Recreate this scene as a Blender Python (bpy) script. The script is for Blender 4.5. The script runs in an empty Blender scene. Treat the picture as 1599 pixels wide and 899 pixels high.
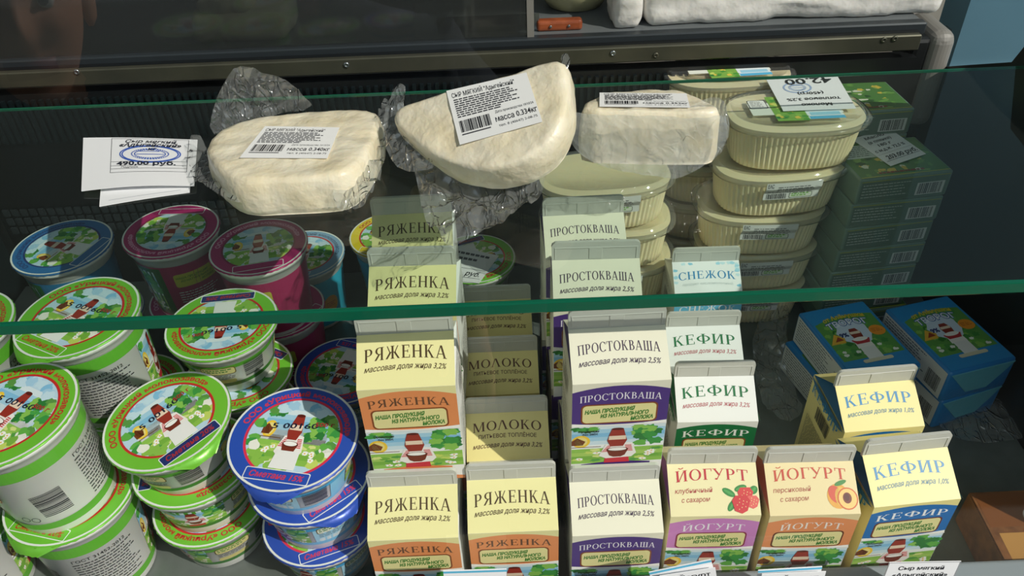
import bpy, bmesh, math, random
from mathutils import Vector, Matrix, noise

# ------------------------------------------------------------------ camera, world, sun, exposure
SC = bpy.context.scene
COL = SC.collection
CM = 0.01                                   # everything below is written in centimetres; metres in the scene
W_PX, H_PX = 1599.0, 899.0
F_PX = 1250.0
PITCH, ROLL, CAM_H = math.radians(38.7), math.radians(2.4), 63.5
FWD = Vector((0, math.cos(PITCH), -math.sin(PITCH)))
_r0, _u0 = Vector((1, 0, 0)), Vector((0, math.sin(PITCH), math.cos(PITCH)))
RIGHT = _r0 * math.cos(ROLL) - _u0 * math.sin(ROLL)
UP = _u0 * math.cos(ROLL) + _r0 * math.sin(ROLL)
CAM = Vector((0, 0, CAM_H))
cd = bpy.data.cameras.new('camera')
cam = bpy.data.objects.new('camera', cd)
COL.objects.link(cam)
cd.sensor_fit = 'HORIZONTAL'
cd.sensor_width = 36.0
cd.lens = F_PX * 36.0 / W_PX
cd.clip_start = 0.01
M = Matrix((RIGHT, UP, -FWD)).transposed().to_4x4()
M.translation = CAM * CM
cam.matrix_world = M
SC.camera = cam

wd = bpy.data.worlds.new('shop_daylight')
SC.world = wd
wd.use_nodes = True
bg = wd.node_tree.nodes['Background']
bg.inputs['Color'].default_value = (0.80, 0.93, 1.0, 1)
bg.inputs['Strength'].default_value = 0.85

SUN_DIR = Vector((0.60, -0.45, 0.66)).normalized()     # towards the sun
sd = bpy.data.lights.new('sun_offscreen', 'SUN')       # open sky through the shop window behind the customer
sd.energy = 3.7
sd.angle = math.radians(0.55)
sd.color = (1.0, 0.95, 0.86)
so = bpy.data.objects.new('sun_offscreen', sd)
COL.objects.link(so)
so.rotation_euler = SUN_DIR.to_track_quat('Z', 'Y').to_euler()
so.location = SUN_DIR * 4

SC.view_settings.view_transform = 'Standard'
SC.view_settings.look = 'None'
SC.view_settings.gamma = 1.0
SC.view_settings.exposure = 0.0
SC.view_settings.use_curve_mapping = False
random.seed(7)

def ray(px, py):
    return FWD + RIGHT * ((px - W_PX / 2) / F_PX) + UP * ((H_PX / 2 - py) / F_PX)
def on_z(px, py, z):
    d = ray(px, py); t = (z - CAM.z) / d.z
    return CAM + d * t
def on_y(px, py, y):
    d = ray(px, py); t = (y - CAM.y) / d.y
    return CAM + d * t
def on_plane(px, py, p0, n):
    d = ray(px, py); t = (p0 - CAM).dot(n) / d.dot(n)
    return CAM + d * t

# ------------------------------------------------------------------ materials
def lin(c):
    if isinstance(c, str):
        c = [int(c[i:i + 2], 16) for i in (0, 2, 4)]
    o = []
    for v in c:
        v = v / 255.0
        o.append(v / 12.92 if v <= 0.04045 else ((v + 0.055) / 1.055) ** 2.4)
    return (o[0], o[1], o[2], 1.0)

MATS = {}
def mat(name, color='808080', rough=0.5, metal=0.0, spec=0.5, bump=None, mottle=None, coat=0.0, sss=0.0, sheen=0.0):
    m = bpy.data.materials.new(name); m.use_nodes = True
    nt = m.node_tree; b = nt.nodes['Principled BSDF']
    b.inputs['Base Color'].default_value = lin(color)
    b.inputs['Roughness'].default_value = rough
    b.inputs['Metallic'].default_value = metal
    b.inputs['Specular IOR Level'].default_value = spec
    b.inputs['Coat Weight'].default_value = coat
    if sss:
        b.inputs['Subsurface Weight'].default_value = sss
        b.inputs['Subsurface Radius'].default_value = (0.008, 0.005, 0.003)
    tc = nt.nodes.new('ShaderNodeTexCoord')
    if mottle:                               # (scale, second colour, amount)
        n = nt.nodes.new('ShaderNodeTexNoise'); n.inputs['Scale'].default_value = mottle[0]; n.inputs['Detail'].default_value = 5
        mx = nt.nodes.new('ShaderNodeMix'); mx.data_type = 'RGBA'
        mx.inputs['A'].default_value = lin(color); mx.inputs['B'].default_value = lin(mottle[1])
        rp = nt.nodes.new('ShaderNodeMapRange'); rp.inputs['From Min'].default_value = .35; rp.inputs['From Max'].default_value = .7
        rp.inputs['To Max'].default_value = mottle[2]
        nt.links.new(tc.outputs['Object'], n.inputs['Vector']); nt.links.new(n.outputs['Fac'], rp.inputs['Value'])
        nt.links.new(rp.outputs['Result'], mx.inputs['Factor']); nt.links.new(mx.outputs['Result'], b.inputs['Base Color'])
    if bump:                                 # (scale, distance, detail)
        n = nt.nodes.new('ShaderNodeTexNoise'); n.inputs['Scale'].default_value = bump[0]; n.inputs['Detail'].default_value = bump[2]
        bp = nt.nodes.new('ShaderNodeBump'); bp.inputs['Strength'].default_value = 1.0; bp.inputs['Distance'].default_value = bump[1]
        nt.links.new(tc.outputs['Object'], n.inputs['Vector']); nt.links.new(n.outputs['Fac'], bp.inputs['Height'])
        nt.links.new(bp.outputs['Normal'], b.inputs['Normal'])
    MATS[name] = m
    return m

def attr_mat(name, rough, bump=None, metal=0.0, spec=0.5):
    m = mat(name, 'ffffff', rough, metal, spec, bump)
    nt = m.node_tree
    a = nt.nodes.new('ShaderNodeAttribute'); a.attribute_name = 'Col'
    nt.links.new(a.outputs['Color'], nt.nodes['Principled BSDF'].inputs['Base Color'])
    return m

def film_mat(name, tint, body, haze, rough, edge=0.55, bump=None, crease=None):
    """thin clear film or pane: see-through, with a mirror-like Fresnel sheen and a little milky haze"""
    m = bpy.data.materials.new(name); m.use_nodes = True
    nt = m.node_tree; nt.nodes.clear()
    out = nt.nodes.new('ShaderNodeOutputMaterial')
    tr = nt.nodes.new('ShaderNodeBsdfTransparent'); tr.inputs['Color'].default_value = tint
    gl = nt.nodes.new('ShaderNodeBsdfGlossy'); gl.inputs['Roughness'].default_value = rough
    df = nt.nodes.new('ShaderNodeBsdfDiffuse'); df.inputs['Color'].default_value = body
    fr = nt.nodes.new('ShaderNodeLayerWeight'); fr.inputs['Blend'].default_value = 0.5
    p5 = nt.nodes.new('ShaderNodeMath'); p5.operation = 'POWER'; p5.inputs[1].default_value = 5.0
    ad = nt.nodes.new('ShaderNodeMath'); ad.operation = 'MULTIPLY_ADD'; ad.inputs[1].default_value = 0.96; ad.inputs[2].default_value = 0.04
    mu = nt.nodes.new('ShaderNodeMath'); mu.operation = 'MULTIPLY'; mu.inputs[1].default_value = edge; mu.use_clamp = True
    nt.links.new(fr.outputs['Facing'], p5.inputs[0]); nt.links.new(p5.outputs[0], ad.inputs[0])
    m1 = nt.nodes.new('ShaderNodeMixShader'); m1.inputs[0].default_value = haze
    m2 = nt.nodes.new('ShaderNodeMixShader')
    nt.links.new(tr.outputs[0], m1.inputs[1]); nt.links.new(df.outputs[0], m1.inputs[2])
    nt.links.new(ad.outputs[0], mu.inputs[0]); nt.links.new(mu.outputs[0], m2.inputs[0])
    nt.links.new(m1.outputs[0], m2.inputs[1]); nt.links.new(gl.outputs[0], m2.inputs[2])
    nt.links.new(m2.outputs[0], out.inputs[0])
    if crease:                               # sharp crease relief, as in crumpled film
        tc = nt.nodes.new('ShaderNodeTexCoord'); last = None
        for sc_, wd_, rot_ in ((crease[0], .035, .5), (crease[0] * 2.1, .030, -.7), (crease[0] * .8, .020, 1.5)):
            mp = nt.nodes.new('ShaderNodeMapping'); mp.inputs['Rotation'].default_value = (.3, .2, rot_); mp.inputs['Scale'].default_value = (1.0, .38, .6)
            n = nt.nodes.new('ShaderNodeTexNoise'); n.inputs['Scale'].default_value = sc_; n.inputs['Detail'].default_value = 1.5; n.inputs['Distortion'].default_value = .6
            sb = nt.nodes.new('ShaderNodeMath'); sb.operation = 'SUBTRACT'; sb.inputs[1].default_value = .5
            ab = nt.nodes.new('ShaderNodeMath'); ab.operation = 'ABSOLUTE'
            mr = nt.nodes.new('ShaderNodeMapRange'); mr.inputs['From Max'].default_value = wd_; mr.inputs['To Min'].default_value = 1.0; mr.inputs['To Max'].default_value = 0
            nt.links.new(tc.outputs['Object'], mp.inputs['Vector']); nt.links.new(mp.outputs['Vector'], n.inputs['Vector'])
            nt.links.new(n.outputs['Fac'], sb.inputs[0]); nt.links.new(sb.outputs[0], ab.inputs[0]); nt.links.new(ab.outputs[0], mr.inputs['Value'])
            if last is None: last = mr.outputs['Result']
            else:
                mx = nt.nodes.new('ShaderNodeMath'); mx.operation = 'MAXIMUM'
                nt.links.new(last, mx.inputs[0]); nt.links.new(mr.outputs['Result'], mx.inputs[1]); last = mx.outputs[0]
        bp = nt.nodes.new('ShaderNodeBump'); bp.inputs['Strength'].default_value = 1; bp.inputs['Distance'].default_value = crease[1]
        nt.links.new(last, bp.inputs['Height'])
        for q in (gl, df, fr):
            nt.links.new(bp.outputs['Normal'], q.inputs['Normal'])
    if bump:
        tc = nt.nodes.new('ShaderNodeTexCoord')
        n = nt.nodes.new('ShaderNodeTexNoise'); n.inputs['Scale'].default_value = bump[0]; n.inputs['Detail'].default_value = 3
        bp = nt.nodes.new('ShaderNodeBump'); bp.inputs['Strength'].default_value = 1; bp.inputs['Distance'].default_value = bump[1]
        nt.links.new(tc.outputs['Object'], n.inputs['Vector']); nt.links.new(n.outputs['Fac'], bp.inputs['Height'])
        for q in (gl, df, fr):
            nt.links.new(bp.outputs['Normal'], q.inputs['Normal'])
    MATS[name] = m
    return m

attr_mat('printed_card', 0.42, (900, 0.00002, 2))
attr_mat('printed_foil', 0.30, (60, 0.00018, 2), 0.0, 0.5)
attr_mat('printed_plastic', 0.28)
attr_mat('printed_paper', 0.75)
mat('carton_card', 'f1efe4', 0.42)
mat('carton_fin', 'c9cac2', 0.38, bump=(120, 0.0002, 2))
for k, c in dict(cream='ece9d2', yellow='ecdf9a', yellow2='f1e497', peach='ecdba6', white='f0f1ec', straw='efe6b4').items():
    mat('card_' + k, c, 0.42)
mat('white_plastic', 'f2f2ee', 0.28, sss=0.15)
mat('foil_silver', 'b9bcbb', 0.32, 0.7)
mat('cheese', 'efe6cf', 0.40, bump=(38, 0.0045, 4), mottle=(40, 'e4d5b0', .8), sss=0.2, coat=0.35)
mat('milk_cream', 'f5e6bd', 0.30, sss=0.3)
mat('deck_metal', '7b837f', 0.42, 0.35, mottle=(30, '5f6864', .6), bump=(160, .0001, 2))
mat('black_plastic', '0c0f10', 0.45)
mat('dark_panel', '10191b', 0.35)
mat('rail_metal', '5b5a4c', 0.38, 0.6, mottle=(20, '46473e', .7))
mat('dark_steel', '33393d', 0.35, 0.4)
mat('grey_plastic', '7d7a74', 0.45)
mat('worktop', '6d7274', 0.35, 0.2)
mat('blue_paint', '8dbccd', 0.55, mottle=(6, '7fb0c3', .8))
mat('strip_grey', '8b9498', 0.4)
mat('paper_white', 'eeeef0', 0.8)
mat('bag_white', 'd9d6d0', 0.35, bump=(45, 0.003, 3), sss=.2)
mat('cloth_white', 'cfc4ae', 0.8, bump=(35, 0.004, 3))
mat('wood_handle', '9a4f2c', 0.35, mottle=(60, '6d3019', .8))
mat('steel', '9aa0a2', 0.25, 0.9)
mat('bowl_enamel', 'b9b48a', 0.3)
mat('dark_green_lid', '1c2c28', 0.35)
mat('brown_card', '8a5a30', 0.55, mottle=(60, '5a3519', .9), bump=(90, .0008, 4))
mat('wafer_edge', '9a6f38', 0.7, bump=(300, .001, 3))
mat('butter_wrap', '6f8a7c', 0.32, bump=(60, 0.0006, 3))
mat('curd_wrap', '1f78b8', 0.30, bump=(45, 0.0012, 3))
mat('skin', 'd39a7c', 0.55, bump=(120, .0004, 3), sss=.1)
mat('hair', '2a1a12', 0.6)
mat('shirt', '3c4450', 0.85)
mat('lip', '9a4b45', 0.45)
mat('eye_white', 'e6e2dc', 0.2)
mat('eye_dark', '241710', 0.15)
mat('shop_ceiling', 'b9bab4', 0.9)
mat('shop_wall', '8d8a82', 0.9)
mat('veil_block', '4d4a46', 0.9)  # kept dark so the front glass reflects less veil
mat('shop_floor', '6a6660', 0.6, mottle=(3, '5a564f', .8))
film_mat('clear_film', (0.97, 0.98, 0.97, 1), (0.85, 0.88, 0.86, 1), 0.12, 0.14, 3.2, None, (42, 0.0010))
film_mat('thick_film', (0.95, 0.96, 0.95, 1), (0.85, 0.88, 0.86, 1), 0.22, 0.16, 2.4, None, (30, 0.0004))
film_mat('clear_lid', (0.97, 0.98, 0.97, 1), (0.8, 0.82, 0.80, 1), 0.07, 0.06, 1.8)
film_mat('shelf_glass', (0.82, 0.89, 0.85, 1), (0.5, 0.6, 0.55, 1), 0.015, 0.01, 1.0)
film_mat('front_glass', (0.985, 0.99, 0.985, 1), (0.5, 0.55, 0.55, 1), 0.0, 0.0, 2.0)
film_mat('door_glass', (0.42, 0.44, 0.42, 1), (0.3, 0.32, 0.32, 1), 0.06, 0.05, 1.0)
film_mat('glass_edge', (0.010, 0.10, 0.055, 1), (0.004, 0.16, 0.085, 1), 0.75, 0.06, 1.6)

# ------------------------------------------------------------------ scene-graph helpers
def tag(o, label=None, cat=None, group=None, kind=None):
    if label: o['label'] = label
    if cat: o['category'] = cat
    if group: o['group'] = group
    if kind: o['kind'] = kind
    return o
def empty(name, loc=(0, 0, 0), rz=0.0, label=None, cat=None, group=None, rx=0.0, ry=0.0):
    o = bpy.data.objects.new(name, None); COL.objects.link(o)
    o.empty_display_size = 0.02
    o.location = Vector(loc) * CM
    o.rotation_euler = (rx, ry, rz)
    return tag(o, label, cat, group)
def link(name, me, m, parent=None):
    o = bpy.data.objects.new(name, me); COL.objects.link(o)
    if m is not None and len(me.materials) == 0:
        me.materials.append(MATS[m])
    if parent is not None:
        o.parent = parent
    return o
def copy_tree(o, parent=None):
    c = o.copy(); COL.objects.link(c)
    if parent is not None: c.parent = parent
    for ch in list(o.children):
        if ch is not c: copy_tree(ch, c)
    return c
def mesh_of(name, verts, faces, smooth=False):
    me = bpy.data.meshes.new(name)
    me.from_pydata([tuple(Vector(v) * CM) for v in verts], [], faces)
    me.validate(); me.update()
    if smooth:
        me.polygons.foreach_set('use_smooth', [True] * len(me.polygons))
    return me
def bm_mesh(name, bm, smooth=False):
    bmesh.ops.recalc_face_normals(bm, faces=bm.faces)
    me = bpy.data.meshes.new(name); bm.to_mesh(me); bm.free()
    me.transform(Matrix.Scale(CM, 4))
    if smooth: me.polygons.foreach_set('use_smooth', [True] * len(me.polygons))
    return me
def box_bm(bm, x0, y0, z0, x1, y1, z1, bev=0.0, seg=2):
    vs = [bm.verts.new((x, y, z)) for x in (x0, x1) for y in (y0, y1) for z in (z0, z1)]
    fs = [bm.faces.new([vs[i] for i in q]) for q in ((0, 1, 3, 2), (4, 6, 7, 5), (0, 4, 5, 1), (2, 3, 7, 6), (0, 2, 6, 4), (1, 5, 7, 3))]
    if bev:
        es = list({e for f in fs for e in f.edges})
        bmesh.ops.bevel(bm, geom=es, offset=bev, segments=seg, affect='EDGES', profile=.5)
    return vs
def box(name, x0, y0, z0, x1, y1, z1, m, parent=None, bev=0.0, seg=2):
    bm = bmesh.new(); box_bm(bm, x0, y0, z0, x1, y1, z1, bev, seg)
    return link(name, bm_mesh(name, bm), m, parent)
def lathe(name, prof, n=48, smooth=True, caps=True):
    vs, fs = [], []
    for r, z in prof:
        for i in range(n):
            a = 2 * math.pi * i / n
            vs.append((r * math.cos(a), r * math.sin(a), z))
    for k in range(len(prof) - 1):
        for i in range(n):
            j = (i + 1) % n
            fs.append((k * n + i, k * n + j, (k + 1) * n + j, (k + 1) * n + i))
    if caps:
        fs.append(tuple(range(n - 1, -1, -1))); fs.append(tuple((len(prof) - 1) * n + i for i in range(n)))
    me = mesh_of(name, vs, fs, smooth)
    if smooth:
        me.polygons.foreach_set('use_smooth', [len(p.vertices) == 4 for p in me.polygons])
    return me
def chaikin(pts, it=2):
    for _ in range(it):
        q = []
        for i in range(len(pts)):
            a, b = pts[i], pts[(i + 1) % len(pts)]
            q.append(tuple(a[k] * .75 + b[k] * .25 for k in range(len(a)))); q.append(tuple(a[k] * .25 + b[k] * .75 for k in range(len(a))))
        pts = q
    return pts
def resample(pts, n):
    P = [Vector(p) for p in pts]; P.append(P[0])
    L = [0]
    for i in range(len(P) - 1): L.append(L[-1] + (P[i + 1] - P[i]).length)
    out, k = [], 0
    for i in range(n):
        t = L[-1] * i / n
        while L[k + 1] < t: k += 1
        u = (t - L[k]) / max(1e-9, L[k + 1] - L[k])
        out.append(P[k].lerp(P[k + 1], u))
    return out
def ngrid_sheet(name, outline, zfun, n=110, rings=26, close_z=None):
    """star-shaped sheet: rings from the outline's middle to its edge, z from zfun(x, y, rho)"""
    B = resample(outline, n)
    c = sum(B, Vector((0, 0))) / n
    vs, fs = [(c.x, c.y, zfun(c.x, c.y, 0))], []
    for r in range(1, rings + 1):
        rho = r / rings
        for p in B:
            q = c.lerp(p, rho)
            vs.append((q.x, q.y, zfun(q.x, q.y, rho)))
    for i in range(n):
        fs.append((0, 1 + i, 1 + (i + 1) % n))
    for r in range(rings - 1):
        a, b = 1 + r * n, 1 + (r + 1) * n
        for i in range(n):
            j = (i + 1) % n
            fs.append((a + i, b + i, b + j, a + j))
    return mesh_of(name, vs, fs, True)
def fold(x, y, s, seed):
    """crumpled-film relief: sharp creases from folded noise"""
    v = Vector((x * s, y * s, seed))
    a = 1 - abs(noise.noise(Vector((v.x * .55 + v.y * .3, v.y * 1.1 - v.x * .25, v.z)))) * 2.6
    b = 1 - abs(noise.noise(Vector((v.x * 1.5 - v.y * .5, v.y * .8 + v.x * .3, v.z)) + Vector((3, 7, 1)))) * 2.2
    return a * .6 + b * .4

# ------------------------------------------------------------------ flat print: polygons in 2D, laid on a surface
_TXT = {}
def text_polys(s, bold=0.0, res=2):
    key = (s, bold)
    if key not in _TXT:
        c = bpy.data.curves.new('txt', 'FONT'); c.body = s; c.resolution_u = res; c.offset = bold
        o = bpy.data.objects.new('txt', c); COL.objects.link(o)
        me = bpy.data.meshes.new_from_object(o.evaluated_get(bpy.context.evaluated_depsgraph_get()))
        _TXT[key] = ([(v.co.x, v.co.y) for v in me.vertices], [tuple(p.vertices) for p in me.polygons])
        bpy.data.objects.remove(o); bpy.data.curves.remove(c); bpy.data.meshes.remove(me)
    return _TXT[key]

T_, t_, S_ = .15, .055, .07
def _stem(x, w=T_, y0=0, y1=1, s0=True, s1=True):
    o = [[(x, y0), (x + w, y0), (x + w, y1), (x, y1)]]
    if s0: o.append([(x - S_, y0), (x + w + S_, y0), (x + w + S_, y0 + .045), (x - S_, y0 + .045)])
    if s1: o.append([(x - S_, y1 - .045), (x + w + S_, y1 - .045), (x + w + S_, y1), (x - S_, y1)])
    return o
def _bar(x0, x1, y, w=t_):
    return [[(x0, y), (x1, y), (x1, y + w), (x0, y + w)]]
def _dia(x0, y0, x1, y1, w):
    return [[(x0, y0), (x0 + w, y0), (x1 + w, y1), (x1, y1)]]
def _ring(cx, cy, rx, ry, a0, a1, thick=T_, thin=t_, n=14):
    o = []
    for i in range(n):
        p = []
        for a, k in ((i, 0), (i + 1, 0), (i + 1, 1), (i, 1)):
            an = math.radians(a0 + (a1 - a0) * a / n)
            ix, iy = (rx, ry) if k == 0 else (rx - thick, ry - thin)
            p.append((cx + ix * math.cos(an), cy + iy * math.sin(an)))
        o.append(p)
    return o
def _tick(x, y0, y1, w=.05):
    return [[(x, y0), (x + w, y0), (x + w, y1), (x, y1)]]
def glyph(ch):
    if ch == 'П': return _stem(.08) + _stem(.60) + _bar(.05, .78, .94, .06), .84
    if ch == 'Р': return _stem(.08) + _bar(.2, .34, .945) + _bar(.2, .34, .44) + _ring(.33, .72, .31, .28, -90, 90), .70
    if ch == 'Я': return _stem(.50) + _bar(.36, .52, .945) + _bar(.36, .52, .44) + _ring(.38, .72, .31, .28, 90, 270) + _dia(.0, 0, .30, .47, T_) , .76
    if ch == 'Ж': return _stem(.47) + _dia(.30, .5, .10, 1, .07) + _dia(0, 0, .32, .52, T_) + _dia(.70, .5, .93, 1, .07) + _dia(.95, 0, .62, .52, T_) + _bar(.3, .8, .48), 1.14
    if ch == 'Е': return _stem(.08) + _bar(.1, .6, .945) + _bar(.1, .5, .49) + _bar(.1, .64, 0) + _tick(.56, .78, 1) + _tick(.6, 0, .24) + _tick(.46, .4, .63), .70
    if ch == 'Н': return _stem(.08) + _stem(.60) + _bar(.1, .65, .48), .86
    if ch == 'К': return _stem(.08) + _dia(.22, .46, .56, 1, .07) + _dia(.58, 0, .26, .58, T_) + _bar(.5, .8, 0, .045) + _bar(.48, .72, .955, .045), .80
    if ch == 'А': return _dia(.04, 0, .36, 1, .065) + _dia(.62, 0, .34, 1, T_) + _bar(.18, .62, .30) + _bar(-.03, .2, 0, .045) + _bar(.55, .84, 0, .045), .84
    if ch == 'О': return _ring(.42, .5, .42, .52, 0, 360, T_, t_, 26), .86
    if ch == 'С': return _ring(.42, .5, .42, .52, 42, 318, T_, t_, 20) + _tick(.70, .68, .95) + _tick(.70, .06, .2), .78
    if ch == 'Т': return _stem(.29, s1=False) + _bar(.0, .74, .94, .06) + _tick(0, .74, 1) + _tick(.69, .74, 1), .76
    if ch == 'В': return _stem(.08) + _bar(.2, .34, .945) + _bar(.2, .36, .5) + _bar(.2, .36, 0) + _ring(.32, .76, .26, .24, -90, 90) + _ring(.34, .275, .32, .275, -90, 90), .70
    if ch == 'Ш': return _stem(.08) + _stem(.47) + _stem(.86) + _bar(.08, 1.0, 0, .06), 1.10
    if ch == 'Ф': return _stem(.42) + _ring(.495, .52, .48, .32, 0, 360, T_, t_, 26), 1.0
    if ch == 'И': return _stem(.08) + _stem(.62) + _dia(.2, .05, .58, .92, .07), .88
    if ch == 'Й': return glyph('И')[0] + _ring(.42, 1.32, .2, .2, 200, 340, .07, .07, 8), .88
    if ch == 'М': return _stem(.06, .07) + _stem(.78) + _dia(.40, 0, .06, 1, .14) + _dia(.42, 0, .80, 1, .06), 1.04
    if ch == 'Л': return _dia(.02, 0, .30, 1, .065) + _dia(.62, 0, .32, 1, T_) + _bar(-.05, .16, 0, .045) + _bar(.54, .85, 0, .045), .84
    if ch == 'Г': return _stem(.08) + _bar(.1, .62, .945) + _tick(.58, .76, 1), .62
    if ch == 'У': return _dia(.36, .40, .02, 1, T_) + _dia(.20, 0, .66, 1, .065) + _bar(-.04, .26, .955, .045) + _bar(.56, .82, .955, .045) + _ring(.2, .06, .1, .08, 0, 360, .1, .08, 8), .78
    return [], .4

class Canvas:
    def __init__(self):
        self.items = []                       # (points, colour, layer)
    def poly(self, pts, col, layer=0):
        self.items.append(([tuple(p) for p in pts], lin(col), layer))
    def rect(self, x0, y0, x1, y1, col, layer=0):
        self.poly([(x0, y0), (x1, y0), (x1, y1), (x0, y1)], col, layer)
    def rrect(self, x0, y0, x1, y1, r, col, layer=0):
        p = []
        for cx, cy, a0 in ((x1 - r, y0 + r, -90), (x1 - r, y1 - r, 0), (x0 + r, y1 - r, 90), (x0 + r, y0 + r, 180)):
            for k in range(5):
                a = math.radians(a0 + 22.5 * k)
                p.append((cx + r * math.cos(a), cy + r * math.sin(a)))
        self.poly(p, col, layer)
    def ell(self, cx, cy, rx, ry, col, layer=0, n=20, rot=0.0):
        c, s = math.cos(rot), math.sin(rot)
        self.poly([(cx + rx * math.cos(a) * c - ry * math.sin(a) * s, cy + rx * math.cos(a) * s + ry * math.sin(a) * c)
                   for a in (2 * math.pi * i / n for i in range(n))], col, layer)
    def ringe(self, cx, cy, r0, r1, col, layer=0, n=48, ratio=1.0, a0=0.0, a1=360.0):
        for i in range(n):
            a, b = (math.radians(a0 + (a1 - a0) * k / n) for k in (i, i + 1))
            self.poly([(cx + r0 * math.cos(a), cy + r0 * math.sin(a) * ratio), (cx + r1 * math.cos(a), cy + r1 * math.sin(a) * ratio),
                       (cx + r1 * math.cos(b), cy + r1 * math.sin(b) * ratio), (cx + r0 * math.cos(b), cy + r0 * math.sin(b) * ratio)], col, layer)
    def blob(self, cx, cy, rx, ry, col, layer=0, seed=0, n=16, rough=.3):
        rnd = random.Random(seed)
        p = []
        for i in range(n):
            a = 2 * math.pi * i / n; k = 1 + rnd.uniform(-rough, rough)
            p.append((cx + rx * k * math.cos(a), cy + ry * k * math.sin(a)))
        self.poly(p, col, layer)
    def text(self, s, cx, cy, w, h, col, layer=3, bold=0.0, shear=0.0, rot=0.0, arch=0.0, ring=None):
        V, Fs = text_polys(s, bold)
        if not V: return
        x0, x1 = min(v[0] for v in V), max(v[0] for v in V)
        caps = .70
        sx, sy = w / (x1 - x0), h / caps
        c, si = math.cos(rot), math.sin(rot)
        P = []
        for x, y in V:
            yy = (y - caps / 2) * sy; xx = (x - (x0 + x1) / 2) * sx + shear * yy
            u = xx / (w / 2)
            yy += arch * (1 - u * u)
            if ring:                          # (radius, sign): around a lid
                R, an = ring
                a = an - xx / R
                P.append((cx + (R + yy) * math.cos(a), cy + (R + yy) * math.sin(a)))
            else:
                P.append((cx + xx * c - yy * si, cy + xx * si + yy * c))
        for f in Fs:
            self.poly([P[i] for i in f], col, layer)
    def serif(self, s, cx, cy, w, h, col, layer=3, arch=0.0, rot=0.0):
        x, L = 0, []
        for ch in s:
            g, adv = glyph(ch)
            L += [[(px + x, py) for px, py in q] for q in g]
            x += adv + .10
        x -= .10
        for q in L:
            p = []
            for px, py in q:
                u = px / x * 2 - 1
                p.append((cx + u * w / 2, cy + (py - .5) * h + arch * (1 - u * u)))
            self.poly(p, col, layer)
    def lines(self, x0, x1, y0, y1, n, col, layer=2, seed=0, thick=.35):
        rnd = random.Random(seed)
        st = (y1 - y0) / n
        for i in range(n):
            y = y1 - (i + .5) * st; x = x0
            end = x1 - rnd.random() * .25 * (x1 - x0)
            while x < end:
                l = rnd.uniform(.12, .55)
                self.rect(x, y, min(end, x + l), y + st * thick, col, layer)
                x += l + .09
    def barcode(self, x0, y0, x1, y1, col='1c1c1e', layer=3, seed=1, vertical=True):
        rnd = random.Random(seed)
        a, b = (x0, x1) if vertical else (y0, y1)
        u = (b - a) / 60; p = a
        while p < b:
            wd_ = u * rnd.choice((1, 1, 2, 3))
            if vertical: self.rect(p, y0, min(b, p + wd_), y1, col, layer)
            else: self.rect(x0, p, x1, min(b, p + wd_), col, layer)
            p += wd_ + u * rnd.choice((1, 1, 2))
    def build(self, name, fmap, maxlen=None):
        bm = bmesh.new()
        cl = bm.loops.layers.float_color.new('Col')
        ll = bm.verts.layers.float.new('lay')
        nit = max(1, len(self.items))
        for it_, (pts, col, lay) in enumerate(self.items):
            lay = lay + .8 * it_ / nit        # no two pieces share a plane
            vs = [bm.verts.new((p[0], p[1], 0)) for p in pts]
            for v in vs: v[ll] = lay
            try: f = bm.faces.new(vs)
            except ValueError: continue
            for l in f.loops: l[cl] = col
        if maxlen:
            big = [f for f in bm.faces if len(f.verts) > 4]
            if big: bmesh.ops.triangulate(bm, faces=big)
            for _ in range(6):
                es = [e for e in bm.edges if e.calc_length() > maxlen]
                if not es: break
                bmesh.ops.subdivide_edges(bm, edges=es, cuts=1)
                ng = [f for f in bm.faces if len(f.verts) > 4]
                if ng: bmesh.ops.triangulate(bm, faces=ng)
            bmesh.ops.triangulate(bm, faces=bm.faces[:])
        for v in bm.verts:
            v.co = Vector(fmap(v.co.x, v.co.y, v[ll])) * CM
        me = bpy.data.meshes.new(name); bm.to_mesh(me); bm.free()
        return me

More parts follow.
